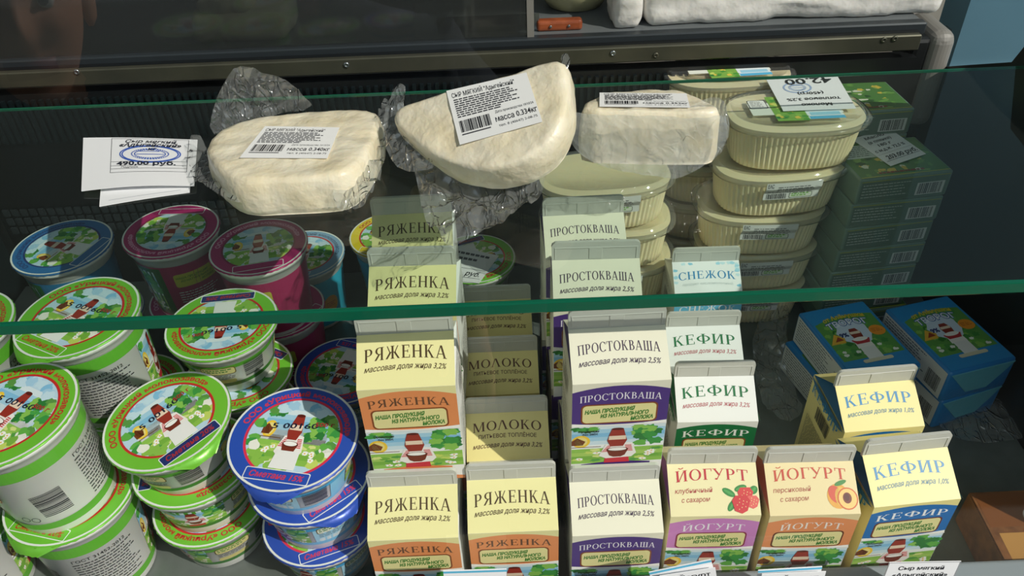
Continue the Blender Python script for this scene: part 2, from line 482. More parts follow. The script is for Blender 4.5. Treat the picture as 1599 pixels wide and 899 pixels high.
LAY = 0.006
def country_picture(C, x0, y0, x1, y1, lay=1, seed=0):
    """sky, trees, sunlit hut, meadow with daisies, and a still life of a jug and a bowl of milk on a red cloth"""
    w, h = x1 - x0, y1 - y0
    X = lambda u: x0 + u * w
    Y = lambda v: y0 + v * h
    for k, c in enumerate(('f3f7f4', 'd3e8f0', 'a9d5ea', '86c2e4', 'a9d5ea', 'dcecf0')):
        C.rect(x0, Y(.40 + k * .1), x1, Y(.50 + k * .1), c, lay)
    for k, c in enumerate(('8fc24f', '7db544', 'a8cf62', '93c653')):
        C.rect(x0, Y(k * .1), x1, Y((k + 1) * .1), c, lay)
    C.ell(X(.10), Y(.60), w * .10, h * .16, 'f7cf3c', lay + 1)
    C.ell(X(.10), Y(.60), w * .07, h * .12, 'f3e08a', lay + 2)
    C.poly([(X(.0), Y(.50)), (X(.12), Y(.50)), (X(.15), Y(.60)), (X(.06), Y(.70)), (X(.0), Y(.62))], '7a3f1e', lay + 2)
    C.rect(x0, Y(.44), X(.32), Y(.455), '6d4a22', lay + 2)
    rnd = random.Random(seed)
    gr = ('3f9a45', '2f7f3a', '66b34a', '8cc556', '4aa54c')
    for i in range(16):
        C.blob(X(rnd.uniform(.70, .95)), Y(rnd.uniform(.50, .93)), w * .075, h * .085, rnd.choice(gr), lay + 1 + i % 3, seed + i)
    for i in range(7):
        C.blob(X(rnd.uniform(.04, .24)), Y(rnd.uniform(.86, .95)), w * .055, h * .05, rnd.choice(gr), lay + 1 + i % 3, seed + 40 + i)
    for i in range(14):
        C.blob(X(rnd.uniform(.03, .97)), Y(rnd.uniform(.04, .36)), w * .06, h * .035, rnd.choice(('c9dc6a', '6fae3e', '57a046', 'dbe58e')), lay + 1, seed + 80 + i)
    for i in range(7):
        cx, cy = X(rnd.choice((rnd.uniform(.05, .28), rnd.uniform(.72, .95)))), Y(rnd.uniform(.06, .30))
        C.blob(cx, cy, w * .042, h * .035, 'fbfbf6', lay + 2, seed + i, 14, .35)
        C.ell(cx, cy, w * .013, h * .013, 'f0b92c', lay + 3, 8)
    # red cloth, white embroidered towel, clay jug, bowl of milk
    C.poly([(X(.36), Y(.0)), (X(.64), Y(.0)), (X(.62), Y(.30)), (X(.38), Y(.30))], 'cf2f3c', lay + 3)
    C.poly([(X(.30), Y(.20)), (X(.38), Y(.12)), (X(.66), Y(.14)), (X(.71), Y(.24)), (X(.66), Y(.52)), (X(.52), Y(.56)), (X(.37), Y(.50))], 'f6f2ec', lay + 4)
    for i in range(6):
        C.rect(X(.33 + i * .012), Y(.30 + .03 * i), X(.40 + i * .006), Y(.318 + .03 * i), 'd8414a', lay + 5)
        C.rect(X(.60 - i * .004), Y(.30 + .03 * i), X(.67 - i * .004), Y(.318 + .03 * i), 'd8414a', lay + 5)
    C.poly([(X(.42), Y(.44)), (X(.56), Y(.44)), (X(.60), Y(.60)), (X(.575), Y(.76)), (X(.555), Y(.90)), (X(.43), Y(.90)), (X(.405), Y(.76)), (X(.385), Y(.60))], '9c3327', lay + 5)
    C.rect(X(.40), Y(.62), X(.585), Y(.72), 'f0d9bf', lay + 6)
    C.ell(X(.492), Y(.90), w * .065, h * .03, '5c1d16', lay + 6)
    C.poly([(X(.38), Y(.36)), (X(.62), Y(.36)), (X(.585), Y(.20)), (X(.54), Y(.155)), (X(.46), Y(.155)), (X(.415), Y(.20))], '7a3020', lay + 6)
    C.ell(X(.50), Y(.36), w * .12, h * .055, '7a3020', lay + 6)
    C.ell(X(.50), Y(.365), w * .10, h * .042, 'fbfaf4', lay + 7)

# ------------------------------------------------------------------ the display case (setting)
SHELF_Z, SHELF_T = 30.8, 0.85
SHELF_Y0 = on_z(800, 474, SHELF_Z).y
SHELF_Y1 = on_z(800, 136, SHELF_Z).y
XL, XR = -64.0, 50.0
def struct(o):
    o['kind'] = 'structure'; return o
fl = struct(box('floor', -260, -200, -62, 330, 300, -60, 'shop_floor')); fl['label'] = 'grey shop floor below the display case'
q = struct(box('ceiling', -260, -60, 255, 330, 300, 260, 'shop_ceiling')); q['label'] = 'pale shop ceiling added unseen above the case to cut ambient light'  # out of view; added to lower the ambient light inside the case
q = struct(box('wall_veil_block', -260, -205, -60, 330, -200, 105, 'veil_block')); q['label'] = 'unseen dark wall added opposite the case to keep veil off its glass'  # unseen dark wall, added to cut the veil reflected in the front glass
q = struct(box('wall_2', -262, -200, -60, -256, 300, 255, 'shop_wall')); q['label'] = 'plain unseen shop wall added beyond the left end to cut ambient light'  # unseen, added with the overhead slab to hold back ambient light
q = struct(box('wall_3', -260, 296, -60, 330, 302, 255, 'shop_wall')); q['label'] = 'plain unseen shop wall added behind the seller side to cut ambient light'  # likewise unseen and added to dim the ambient light
ped = empty('trim_1'); struct(ped); ped['label'] = 'white base cabinet of the refrigerated display case'
box('base_cabinet', XL, 33.2, -60, XR + 1.5, 88, -1.2, 'strip_grey', ped)
dk = empty('trim_2'); struct(dk); dk['label'] = 'grey metal trays forming the deck of the display case'
seams = [XL, -44.5, -13.2, 17.0, XR]
for a, b in zip(seams[:-1], seams[1:]):
    box('deck_tray', a + .12, 35.6, -1.2, b - .12, 84, 0.0, 'deck_metal', dk, .1, 1)
wb = empty('wall_back'); struct(wb); wb['label'] = 'black inner back panel of the display case with air slots'
box('back_panel', XL, 84.2, -1.2, 46.0, 86, 26.4, 'black_plastic', wb)
bm = bmesh.new()
x = XL + 2
while x < 22:
    box_bm(bm, x, 83.8, 20.6, x + .38, 84.3, 25.8); x += .85
g = link('air_grille_ribs', bm_mesh('air_grille_ribs', bm), 'dark_panel', wb); g['kind'] = 'stuff'
bm = bmesh.new()
for r in range(3):
    x = XL + 2
    while x < -34:
        box_bm(bm, x, 83.9, 8.2 + r * 1.3, x + .7, 84.3, 9.1 + r * 1.3); x += 1.1
g = link('air_slot_ribs', bm_mesh('air_slot_ribs', bm), 'dark_steel', wb); g['kind'] = 'stuff'
rl = empty('trim_3'); struct(rl); rl['label'] = 'olive metal door track rail screwed along the back of the case'
def z_at(px, py, y): return on_y(px, py, y).z
RZ0, RZ1 = z_at(1000, 97, 83.6), z_at(1000, 73, 83.6)
XRAIL = on_y(1436, 72, 83.6).x
box('rail', XL, 83.6, RZ0, XRAIL, 84.5, RZ1, 'rail_metal', rl, .12, 1)
bm = bmesh.new(); box_bm(bm, XL, 84.3, RZ1 - .6, XRAIL, 85.3, RZ1 + .05)
link('track_slot', bm_mesh('track_slot', bm), 'black_plastic', rl)
for px, py in ((541, 101), (957, 83), (1024, 86), (1380, 62), (1397, 60), (120, 112)):
    p = on_y(px, py, 83.6)
    me = lathe('screw', [(.32, 0), (.32, .12), (.16, .2), (.14, .1)], 12)
    s = link('screw', me, 'steel' if px in (541, 957, 120) else 'rail_metal', rl)
    s.location = p * CM; s.rotation_euler = (math.pi / 2, 0, 0)
wt = empty('trim_4'); struct(wt); wt['label'] = 'seller side steel worktop behind the display case'
WTZ = RZ1 + .75
box('worktop_edge', XL, 85.1, RZ1 - .6, XRAIL + 1, 86.4, WTZ, 'dark_steel', wt, .15, 1)
box('worktop_plate', XL, 86.4, WTZ - 1.2, XRAIL + .6, 135, WTZ, 'worktop', wt)
# sliding door of dark glass, left half
dr = empty('door_1'); struct(dr); dr['label'] = 'dark glass sliding door on the seller side, pushed half shut'
XD = on_y(823, 40, 86).x
box('door_pane', XL, 85.8, WTZ - .02, XD, 86.1, 66, 'door_glass', dr)
box('door_edge', XD, 85.7, WTZ - .02, XD + .75, 86.2, 66, 'grey_plastic', dr)
# right end: dark panel, rounded plastic end cap
wr = empty('wall_right'); struct(wr); wr['label'] = 'dark side panel closing the right end of the case, raised out of view to shade the butter'
prof = [(33.4, -1.2), (88, -1.2), (88, 23.4), (74, 30.0), (70.5, 37), (60, 38.5), (52, 39), (44, 40), (38.5, 41), (33.6, 9.5)]  # step towards the front lies out of view, shaped to shade the butter
def prism_x(name, prof, x0, x1, m, parent, bev=0):
    n = len(prof)
    vs = [(x0, y, z) for y, z in prof] + [(x1, y, z) for y, z in prof]
    fs = [tuple(range(n)), tuple(range(2 * n - 1, n - 1, -1))] + [(i, n + i, n + (i + 1) % n, (i + 1) % n) for i in range(n)]
    bm = bmesh.new(); q = [bm.verts.new(v) for v in vs]
    for f in fs: bm.faces.new([q[i] for i in f])
    if bev: bmesh.ops.bevel(bm, geom=bm.edges[:], offset=bev, segments=2, affect='EDGES')
    return link(name, bm_mesh(name, bm), m, parent)
prism_x('side_panel', prof, XR, XR + 1.4, 'dark_panel', wr)
ec = empty('trim_5'); struct(ec); ec['label'] = 'rounded grey plastic end cap at the back corner of the case'
p0, p1 = on_y(1443, 70, 86), on_y(1486, 70, 86)
ztop, zbot = on_y(1462, 50, 85).z, on_y(1450, 190, 86).z
box('end_cap', p0.x, 84.4, zbot, p1.x - .2, 92, ztop, 'grey_plastic', ec, 1.3, 5)
box('foam_gasket', p0.x - 1.6, 85.0, zbot, p0.x + .3, 90, ztop - .7, 'black_plastic', ec, .5, 2)
box('corner_filler', 45.8, 86.5, -1.2, XR + .2, 88, zbot + 1.2, 'black_plastic', ec)
box('corner_gasket', p1.x - .6, 87.0, zbot, XR + .6, 88.2, ztop - .6, 'dark_panel', ec)
bw = struct(box('wall_1', on_y(1503, 40, 104).x, 104, -60, 190, 110, 170, 'blue_paint'))
bw['label'] = 'pale blue painted wall beyond the right end of the case'
wl = struct(box('wall_left', XL - 1.5, 33.4, -1.2, XL, 88, 30, 'dark_panel')); wl['label'] = 'dark side panel closing the left end of the case'
# glass shelf
sh = empty('trim_6'); struct(sh); sh['label'] = 'green edged glass shelf spanning the display case above the cartons'
bm = bmesh.new()
x0, x1, y0, y1, z1 = XL, XR, SHELF_Y0, SHELF_Y1, SHELF_Z
z0 = z1 - SHELF_T
v = [bm.verts.new(q) for q in ((x0, y0, z1), (x1, y0, z1), (x1, y1, z1), (x0, y1, z1))]
bm.faces.new(v)
link('shelf_pane', bm_mesh('shelf_pane', bm), 'shelf_glass', sh)
box('front_edge', x0, y0 - .05, z0, x1, y0 + .35, z1 + .01, 'glass_edge', sh, .08, 2)
box('back_edge', x0, y1 - .1, z1 - .30, x1, y1 + .02, z1 + .01, 'glass_edge', sh, .04, 1)
# front glass, leaning back, with the price rail in front of it
LEAN = math.radians(12)
GY0, GZ0 = 33.0, 8.6
fg = empty('window_1'); struct(fg); fg['label'] = 'leaning front glass pane of the display case'
gz = 60
vs = [(XL, GY0, GZ0), (XR + 1, GY0, GZ0), (XR + 1, GY0 + (gz - GZ0) * math.tan(LEAN), gz), (XL, GY0 + (gz - GZ0) * math.tan(LEAN), gz)]
link('front_pane', mesh_of('front_pane', vs, [(0, 1, 2, 3)]), 'front_glass', fg)
pr = empty('trim_7'); struct(pr); pr['label'] = 'grey price rail along the front lip of the case'
box('front_lip', XL, 32.3, -6, XR + 1.4, 35.2, z_at(1300, 884, 35.2), 'strip_grey', pr, .25, 2)

# ------------------------------------------------------------------ gable-top cartons
CW, CH, CRIDGE, CTOP = 3.5, 10.3, 12.5, 14.2
GL = math.hypot(CW - .15, CRIDGE - CH)
def carton_body_mesh(name, main, fold_mat):
    bm = bmesh.new()
    w, h, rz = CW, CH, CRIDGE
    nz = 6
    rings = []
    for k in range(nz + 1):
        z = h * k / nz
        bl = .16 * math.sin(math.pi * k / nz)
        ring = []
        for sx, sy in ((-1, -1), (0, -1), (1, -1), (1, 0), (1, 1), (0, 1), (-1, 1), (-1, 0)):
            mid = (sx == 0 or sy == 0)
            ring.append(bm.verts.new((sx * (w + (bl if sx and mid else 0)), sy * (w + (bl * .0 if sy and mid else 0)), z)))
        rings.append(ring)
    bm.faces.new(rings[0][::-1])
    for k in range(nz):
        for i in range(8):
            j = (i + 1) % 8
            bm.faces.new((rings[k][i], rings[k][j], rings[k + 1][j], rings[k + 1][i]))
    T = rings[-1]
    fl_, fr_ = bm.verts.new((-w, -.14, rz)), bm.verts.new((w, -.14, rz))
    bl_, br_ = bm.verts.new((-w, .14, rz)), bm.verts.new((w, .14, rz))
    il, ir = bm.verts.new((-w + 2.3, 0, rz - .05)), bm.verts.new((w - 2.3, 0, rz - .05))
    bm.faces.new((T[0], T[1], T[2], fr_, fl_)); bm.faces.new((T[4], T[5], T[6], bl_, br_))
    bm.faces.new((fl_, fr_, br_, bl_))
    f1 = []
    for (a, m_, b, rf, rb, inn) in ((T[2], T[3], T[4], fr_, br_, ir), (T[6], T[7], T[0], bl_, fl_, il)):
        f1.append(bm.faces.new((a, m_, inn))); f1.append(bm.faces.new((m_, b, inn)))
        f1.append(bm.faces.new((a, inn, rf))); f1.append(bm.faces.new((b, rb, inn)))
    for f in f1: f.material_index = 1
    me = bm_mesh(name, bm)
    me.materials.append(MATS[main]); me.materials.append(MATS[fold_mat])
    return me
def fin_mesh():
    bm = bmesh.new()
    w, z0, z1, r = CW, CRIDGE - .15, CTOP, .42
    pts = [(-w, z0), (w, z0)]
    for cx, a0 in ((w - r, 0), (-w + r, 90)):
        for k in range(5):
            a = math.radians(a0 + 22.5 * k); pts.append((cx + r * math.cos(a), z1 - r + r * math.sin(a)))
    n = len(pts)
    A = [bm.verts.new((x_, -.14, z_)) for x_, z_ in pts]; B = [bm.verts.new((x_, .14, z_)) for x_, z_ in pts]
    bm.faces.new(A); bm.faces.new(B[::-1])
    for i in range(n): bm.faces.new((A[i], A[(i + 1) % n], B[(i + 1) % n], B[i]))
    return bm_mesh('top_fin', bm)
def map_front(u, v, l): return (u, -CW - .008 - LAY * l, v)
_gs, _gc = (CRIDGE - CH) / GL, (CW - .15) / GL
def map_gable(u, v, l):
    o = .010 + LAY * l
    return (u, -CW + v * _gc - o * _gs, CH + v * _gs + o * _gc)
def map_right(u, v, l): return (CW + .18 + LAY * l, u, v)
def map_left(u, v, l): return (-CW - .18 - LAY * l, -u, v)
def seal_mesh():
    """pressed seal on the fin: raised border bars and a raised middle pad"""
    bm = bmesh.new()
    for x0_, z0_, x1_, z1_ in ((-3.3, 1.12, 3.3, 1.24), (-.55, .1, .5, 1.14), (3.18, .1, 3.28, 1.14), (-3.28, .1, -3.18, 1.14)):
        box_bm(bm, x0_, -.185, CRIDGE + z0_, x1_, -.13, CRIDGE + z1_, .02, 1)
    return bm_mesh('pressed_seal', bm)

KINDS = {
 'ryazhenka': dict(g='ece6a6', title='РЯЖЕНКА', tc='4d3a1e', sub='массовая доля жира 3,2%', sc='4d3a1e', band='e9935a', bt='6b4a33', side='card_white', fold='card_white', foldc='f0f1ec', edge='8a4a22'),
 'prostokvasha': dict(g='ece9d2', title='ПРОСТОКВАША', tc='43324a', sub='массовая доля жира 2,5%', sc='43324a', band='4f3580', bt='efeaf4', side='card_cream', fold='fold_purple', foldc='3d2b63', edge='8a4a22'),
 'moloko': dict(g='e9dd95', title='МОЛОКО', tc='5a3420', sub='массовая доля жира 3,2%', sc='5a3420', band='6b3a2a', bt='efe2c4', side='card_yellow', fold='card_yellow', foldc='6b3a2a', edge='8a4a22', mid='ПИТЬЕВОЕ ТОПЛЁНОЕ'),
 'kefir_green': dict(g='eceeea', title='КЕФИР', tc='14703f', sub='массовая доля жира 3,2%', sc='b8636a', band='14703f', bt='f2f5f0', side='card_white', fold='fold_green', foldc='14703f', edge='8a4a22', vert=True),
 'kefir_blue': dict(g='f1e497', title='КЕФИР', tc='1c86bd', sub='массовая доля жира 1,0%', sc='4a7f92', band='1b6fb5', bt='f2f5f8', side='card_yellow2', fold='fold_blue', foldc='15638f', edge='6e2a1a', vert=True),
 'snezhok': dict(g='f3f6f6', title='СНЕЖОК', tc='1c86bd', sub='продукт кисломолочный', sc='c3ccce', band='6fc3e6', bt='f5f8fa', side='card_white', fold='card_white', foldc='dfeef2', edge='8a4a22'),
 'yogurt_berry': dict(g='efe6b4', title='ЙОГУРТ', tc='c02a3a', sub='клубничный', sc='b0524a', band='cf86c6', bt='f6eef6', side='card_straw', fold='fold_pink', foldc='8f5a5a', edge='8e2a4a', sub2='с сахаром', fruit='berry'),
 'yogurt_peach': dict(g='ecdba6', title='ЙОГУРТ', tc='c8452e', sub='персиковый', sc='b0624a', band='e8935c', bt='f6e9dc', side='card_peach', fold='fold_orange', foldc='8f5a5a', edge='6b3418', sub2='с сахаром', fruit='peach'),
}
mat('fold_purple', '3d2b63', .42); mat('fold_green', '14703f', .42); mat('fold_blue', '15638f', .42); mat('fold_pink', 'cf86c6', .42); mat('fold_orange', 'e8935c', .42)
FIN, SEAL = fin_mesh(), seal_mesh()
def fruit_art(C, kind):
    if kind == 'berry':
        for cx, cy, rx, ry, rot in ((1.15, 1.75, .55, .26, 2.6), (1.3, .75, .5, .24, -2.2), (2.1, 2.05, .5, .25, .3), (3.1, 1.9, .36, .3, .8)):
            C.ell(cx, cy, rx, ry, '2f8a3f', 2, 16, rot); C.ell(cx, cy, rx * .8, ry * .35, '4da552', 3, 12, rot)
        for k, (cx, cy, r) in enumerate(((2.45, 1.55, .62), (2.95, 1.0, .52), (2.05, .85, .72))):
            L = 4 + k * 2
            C.poly([(cx - r, cy + r * .35), (cx - r * .6, cy + r * .9), (cx + r * .6, cy + r * .9), (cx + r, cy + r * .35), (cx + r * .6, cy - r * .7), (cx, cy - r), (cx - r * .75, cy - r * .7)], ('d63a3c', 'e4645c', 'cf2f36')[k], L)
            for i in range(9):
                a = i * 2.4; q = r * .22 * math.sqrt(i + .5)
                C.ell(cx + q * math.cos(a), cy + q * math.sin(a), .035, .05, 'f3cf8e', L + 1, 6)
    else:
        C.ell(1.95, 1.35, .85, .95, 'e8a83c', 2); C.ell(1.75, 1.5, .5, .7, 'd8553a', 3, 18, .4); C.ell(2.15, 1.3, .45, .75, 'f0bd55', 3)
        C.ell(2.65, 1.15, .80, .85, 'd8662f', 4); C.ell(2.65, 1.15, .70, .75, 'f6cf7a', 5); C.ell(2.62, 1.2, .34, .42, '7a2f1d', 6); C.ell(2.6, 1.25, .2, .28, '5a2014', 7)
        C.ell(2.25, 2.35, .5, .17, '3c8a3c', 4, 14, .35)
def carton_prints(key):
    d = KINDS[key]
    G = Canvas()
    G.rect(-CW, 0, CW, GL, d['g'], 0)
    if 'fruit' in d:
        G.serif(d['title'], -.05, 3.0, 5.7, .85, d['tc'], 2, .18)
        G.text(d['sub'], -1.55, 1.95, 2.9, .36, d['sc'], 2, .01, .2, .03)
        G.text(d['sub2'], -1.45, 1.25, 2.2, .36, d['sc'], 2, .01, .2, .03)
        fruit_art(G, d['fruit'])
    elif 'mid' in d:
        G.serif(d['title'], 0, 2.75, 5.8, .78, d['tc'], 2, .22)
        G.text(d['mid'], 0, 1.98, 4.9, .32, d['tc'], 2, .012, 0, 0, .1)
        G.text(d['sub'], 0, 1.15, 5.8, .38, d['sc'], 2, .012, .28, 0, .18)
    elif key == 'snezhok':
        for i in range(26):
            rnd = random.Random(i)
            ex = rnd.choice((-3.25, 3.2)) if i % 2 else rnd.uniform(-3, 3)
            G.blob(ex, rnd.uniform(.2, 3.8) if i % 2 else rnd.choice((3.75, .2)), .24, .16, rnd.choice(('a9dbee', 'c8e8f2', '8ccbe6')), 1, i)
        G.serif(d['title'], 0, 2.35, 5.9, .85, d['tc'], 2, .2)
        G.text(d['sub'], 0, 1.45, 5.2, .28, d['sc'], 2, 0, 0, 0, .15)
    else:
        big = 5.9
        hh = .95 if len(d['title']) < 8 else .72
        G.serif(d['title'], 0, 2.4 + (.1 if len(d['title']) < 6 else 0), big, hh, d['tc'], 2, .26)
        G.text(d['sub'], 0, 1.40, big - .1, .40, d['sc'], 2, .012, .28, 0, .2)
    C = Canvas()
    C.rect(-CW, 0, CW, CH, 'f4f3ee', 0)
    n = 12
    arch = [(-CW + 2 * CW * i / n, 9.45 + .55 * (1 - (2 * i / n - 1) ** 2)) for i in range(n + 1)]
    C.poly([(-CW, CH), *arch, (CW, CH)], d['g'], 1)
    C.poly([(-CW, 6.25)] + [(-CW + 2 * CW * i / n, 5.95 + .25 * (2 * i / n - 1) ** 2) for i in range(n + 1)] + [(CW, 6.25)] + arch[::-1], d['band'], 1)
    C.serif(d['title'], 0, 8.72, 5.9 if 'fruit' not in d else 4.9, .78 if len(d['title']) < 8 else .66, d['bt'], 3, .24)
    C.rrect(-2.85, 6.12, 2.75, 8.18, .4, d['edge'], 3)
    C.rrect(-2.73, 6.24, 2.63, 8.06, .34, 'ece3a0', 4)
    for s, cx, cy, w in (('НАША ПРОДУКЦИЯ', -.75, 7.52, 3.6), ('ИЗ НАТУРАЛЬНОГО', .35, 7.05, 3.5), ('МОЛОКА', 1.65, 6.62, 1.65)):
        C.text(s, cx, cy, w, .38, '2a7d28', 5, .045, .2, .07)
    country_picture(C, -CW + .02, 1.65, CW - .02, 5.9, 1, len(key))
    C.rect(-CW, 5.85, CW, 6.02, 'f4f3ee', 9)
    C.text('Продукция', -2.2, 5.35, 1.5, .22, '2b2b26', 9, .02)
    C.text('без ЗМЖ', -2.1, 5.02, 1.15, .22, '2b2b26', 9, .02)
    C.poly([(-CW, 0), (CW, 0), (CW, .35), (0, .75), (-CW, .35)], d['band'], 1)
    C.poly([(-2.6, .55), (2.5, .55), (2.6, 1.55), (0, 1.85), (-2.7, 1.55)], d['band'], 2)
    C.text('от Алёнушки', 0, 1.05, 3.8, .5, 'f3e6d8' if key != 'ryazhenka' else '7a4a2c', 4, 0, .28, 0, .12)
    S = Canvas()
    S.lines(-2.6, 2.6, 1.2, 6.2, 22, '55554c', 1, len(key) * 3)
    S.barcode(-1.2, 7.0, 1.4, 8.6, '2a2a2c', 1, len(key))
    if d.get('vert'):
        S.serif('КЕФИР', 0, 9.4, 5.6, .95, d['tc'], 2, .1)
        S.poly([(-CW, CH), (CW, CH), (CW * .8, CH - .35), (0, CH - .9), (-CW * .8, CH - .35)], d['foldc'], 1)
    else:
        S.lines(-2.8, 2.8, 9.0, 10.0, 4, '6a6a60', 1, 5)
    return dict(gable=G.build('gable_print', map_gable), front=C.build('front_print', map_front),
                right=S.build('side_print', map_right), left=S.build('side_print', map_left))
PROTO = {}
NAMES = dict(ryazhenka='fermented_baked_milk_carton', prostokvasha='sour_milk_carton', moloko='baked_milk_carton', kefir_green='kefir_carton',
             kefir_blue='kefir_carton', snezhok='fermented_milk_drink_carton', yogurt_berry='yogurt_carton', yogurt_peach='yogurt_carton')
def carton(key, loc, rz=0.0, rx=0.0, ry=0.0, label='', group=None):
    if key not in PROTO:
        d = KINDS[key]
        o = empty(NAMES[key])
        b = link('carton_body', carton_body_mesh('carton_body', d['side'], d['fold']), None, o)
        P = carton_prints(key)
        fn = link('top_fin', FIN, 'carton_fin', o)
        link('pressed_seal', SEAL, 'carton_fin', fn)
        link('gable_print', P['gable'], 'printed_card', b); link('front_print', P['front'], 'printed_card', b)
        link('side_print', P['right'], 'printed_card', b); link('side_print', P['left'], 'printed_card', b)
        PROTO[key] = o
    else:
        o = copy_tree(PROTO[key])
        if 'group' in o: del o['group']
    o.location = Vector(loc) * CM
    o.rotation_euler = (rx, ry, rz)
    tag(o, label, 'carton', group)
    return o
def carton_at(key, px, py, base, label, group=None, rz=0.0, rx=0.0, ry=0.0, dy=0.0):
    p = on_z(px, py, base + CTOP)
    return carton(key, (p.x, p.y + dy, base), rz, rx, ry, label, group)
R = math.radians
FR = 'cartons standing in the front row'
carton_at('ryazhenka', 641, 734, 0, 'orange banded РЯЖЕНКА carton in the front row, beside the blue lidded tubs', FR)
carton_at('ryazhenka', 797, 723, 0, 'orange banded РЯЖЕНКА carton in the front row, before the МОЛОКО cartons', FR)
carton_at('prostokvasha', 960, 726, 0, 'purple banded ПРОСТОКВАША carton in the front row', FR)
carton_at('yogurt_berry', 1114, 699, 0, 'pink banded strawberry ЙОГУРТ carton with berries on its gable', FR, R(-1.5))
carton_at('yogurt_peach', 1268, 697, 0, 'orange banded peach ЙОГУРТ carton with a halved peach on its gable', FR, R(-1))
carton_at('kefir_blue', 1421, 680, 0, 'yellow and blue КЕФИР 1,0% carton in the front row', FR, R(4))
carton_at('kefir_blue', 1372, 574, 0, 'yellow and blue КЕФИР 1,0% carton standing behind another of its kind', None, R(3))
GM = 'cartons of baked milk in the low middle column'
carton_at('moloko', 790, 620, 0, 'shaded yellow МОЛОКО carton, first of its column behind РЯЖЕНКА', GM)
carton_at('moloko', 779, 526, 0, 'shaded yellow МОЛОКО carton, second of its column', GM)
carton_at('moloko', 773, 446, 0, 'shaded yellow МОЛОКО carton, last of its column, before the tagged green tub', GM)
carton_at('kefir_green', 1118, 564, 0, 'white and green КЕФИР 3,2% carton in shade behind the strawberry yogurt', None, R(-2))
carton_at('kefir_green', 1100, 486, 0, 'white and green КЕФИР 3,2% carton just before the СНЕЖОК carton', None, R(-1))
carton_at('snezhok', 1104, 386, 0, 'white СНЕЖОК carton with blue lettering before the oval tubs', None, R(-1))
# upper tier: cartons wedged between the fins of the lower ones
UB = CRIDGE + .1
a1, a2, a3 = on_z(641, 734, CTOP), on_z(628, 492, UB + CTOP), on_z(960, 726, CTOP)
for col, key, pxs in (('r', 'ryazhenka', ((628, 494), (641, 386), (640, 306))), ('p', 'prostokvasha', ((965, 483), (931, 376), (911, 307)))):
    up = [on_z(px, py, UB + CTOP) for px, py in pxs]
    base_y = on_z(*((641, 734) if col == 'r' else (960, 726)), CTOP).y
    for k, p in enumerate(up):
        words = ('first', 'second', 'third')[k]
        nm = 'orange banded РЯЖЕНКА' if col == 'r' else 'purple banded ПРОСТОКВАША'
        y = max(p.y, base_y + .3 + CW + k * 7.1)
        carton(key, (p.x, y, UB), R((1.0, -1.5, 1)[k]), 0, 0, '%s carton on the upper tier, %s from the front of its column' % (nm, words), 'cartons on the upper tier')
        # the carton underneath
        carton(key, (p.x + (-.25 if col == 'r' else -.1), y + 3.65, 0), R((.5, 1, -1)[k]), 0, 0, '%s carton on the deck, carrying the %s carton of the upper tier' % (nm, words), 'cartons under the upper tier')

# ------------------------------------------------------------------ round tubs with foil lids
TUBS = dict(large=dict(rb=3.8, rt=4.8, h=10.2), small=dict(rb=3.5, rt=4.7, h=5.4), medium=dict(rb=3.6, rt=4.5, h=8.9))
SCHEMES = {
 'green_large':  dict(k='large', ring='6fbf35', inner='c9302c', txt='c02a2a', bn='6fbf35', bt='c02a2a', banner='Сметана 20%', wrap='green'),
 'green_small':  dict(k='small', ring='74c238', inner='c9302c', txt='c02a2a', bn='22336e', bt='b03030', banner='Сметана 20%', wrap='green_s'),
 'blue_small':   dict(k='small', ring='2b51b4', inner='e03450', txt='d83a52', bn='2b51b4', bt='d83a52', banner='Сметана 15%', wrap='blue_s'),
 'magenta':      dict(k='medium', ring='b3246c', inner='8e2450', txt='e8a0c0', bn='b3246c', bt='f0e0e8', banner='', wrap='magenta'),
 'blue_medium':  dict(k='medium', ring='2f6fa8', inner='2a3f78', txt='2a3f78', bn='2f6fa8', bt='d0d8e8', banner='', wrap='blue_m'),
 'cyan':         dict(k='medium', ring='7fa9c9', inner='c94040', txt='4a6a8a', bn='7fa9c9', bt='d0d8e8', banner='', wrap='cyan'),
 'yellow':       dict(k='medium', ring='e8cf2a', inner='c9302c', txt='c02a2a', bn='e8cf2a', bt='c02a2a', banner='', wrap='cyan'),
}
def tub_body(d):
    rb, rt, h = d['rb'], d['rt'], d['h']
    f = lambda z: rb + (rt - .15 - rb) * z / h
    return lathe('tub_body', [(rb * .9, 0.05), (rb - .12, 0), (f(.2), .2), (f(.75), .75), (f(.8) + .05, .85), (f(h - 1.25), h - 1.25), (f(h - 1.2) + .14, h - 1.15),
                              (rt - .05, h - .55), (rt + .2, h - .5), (rt + .24, h - .1), (rt + .18, h)], 56)
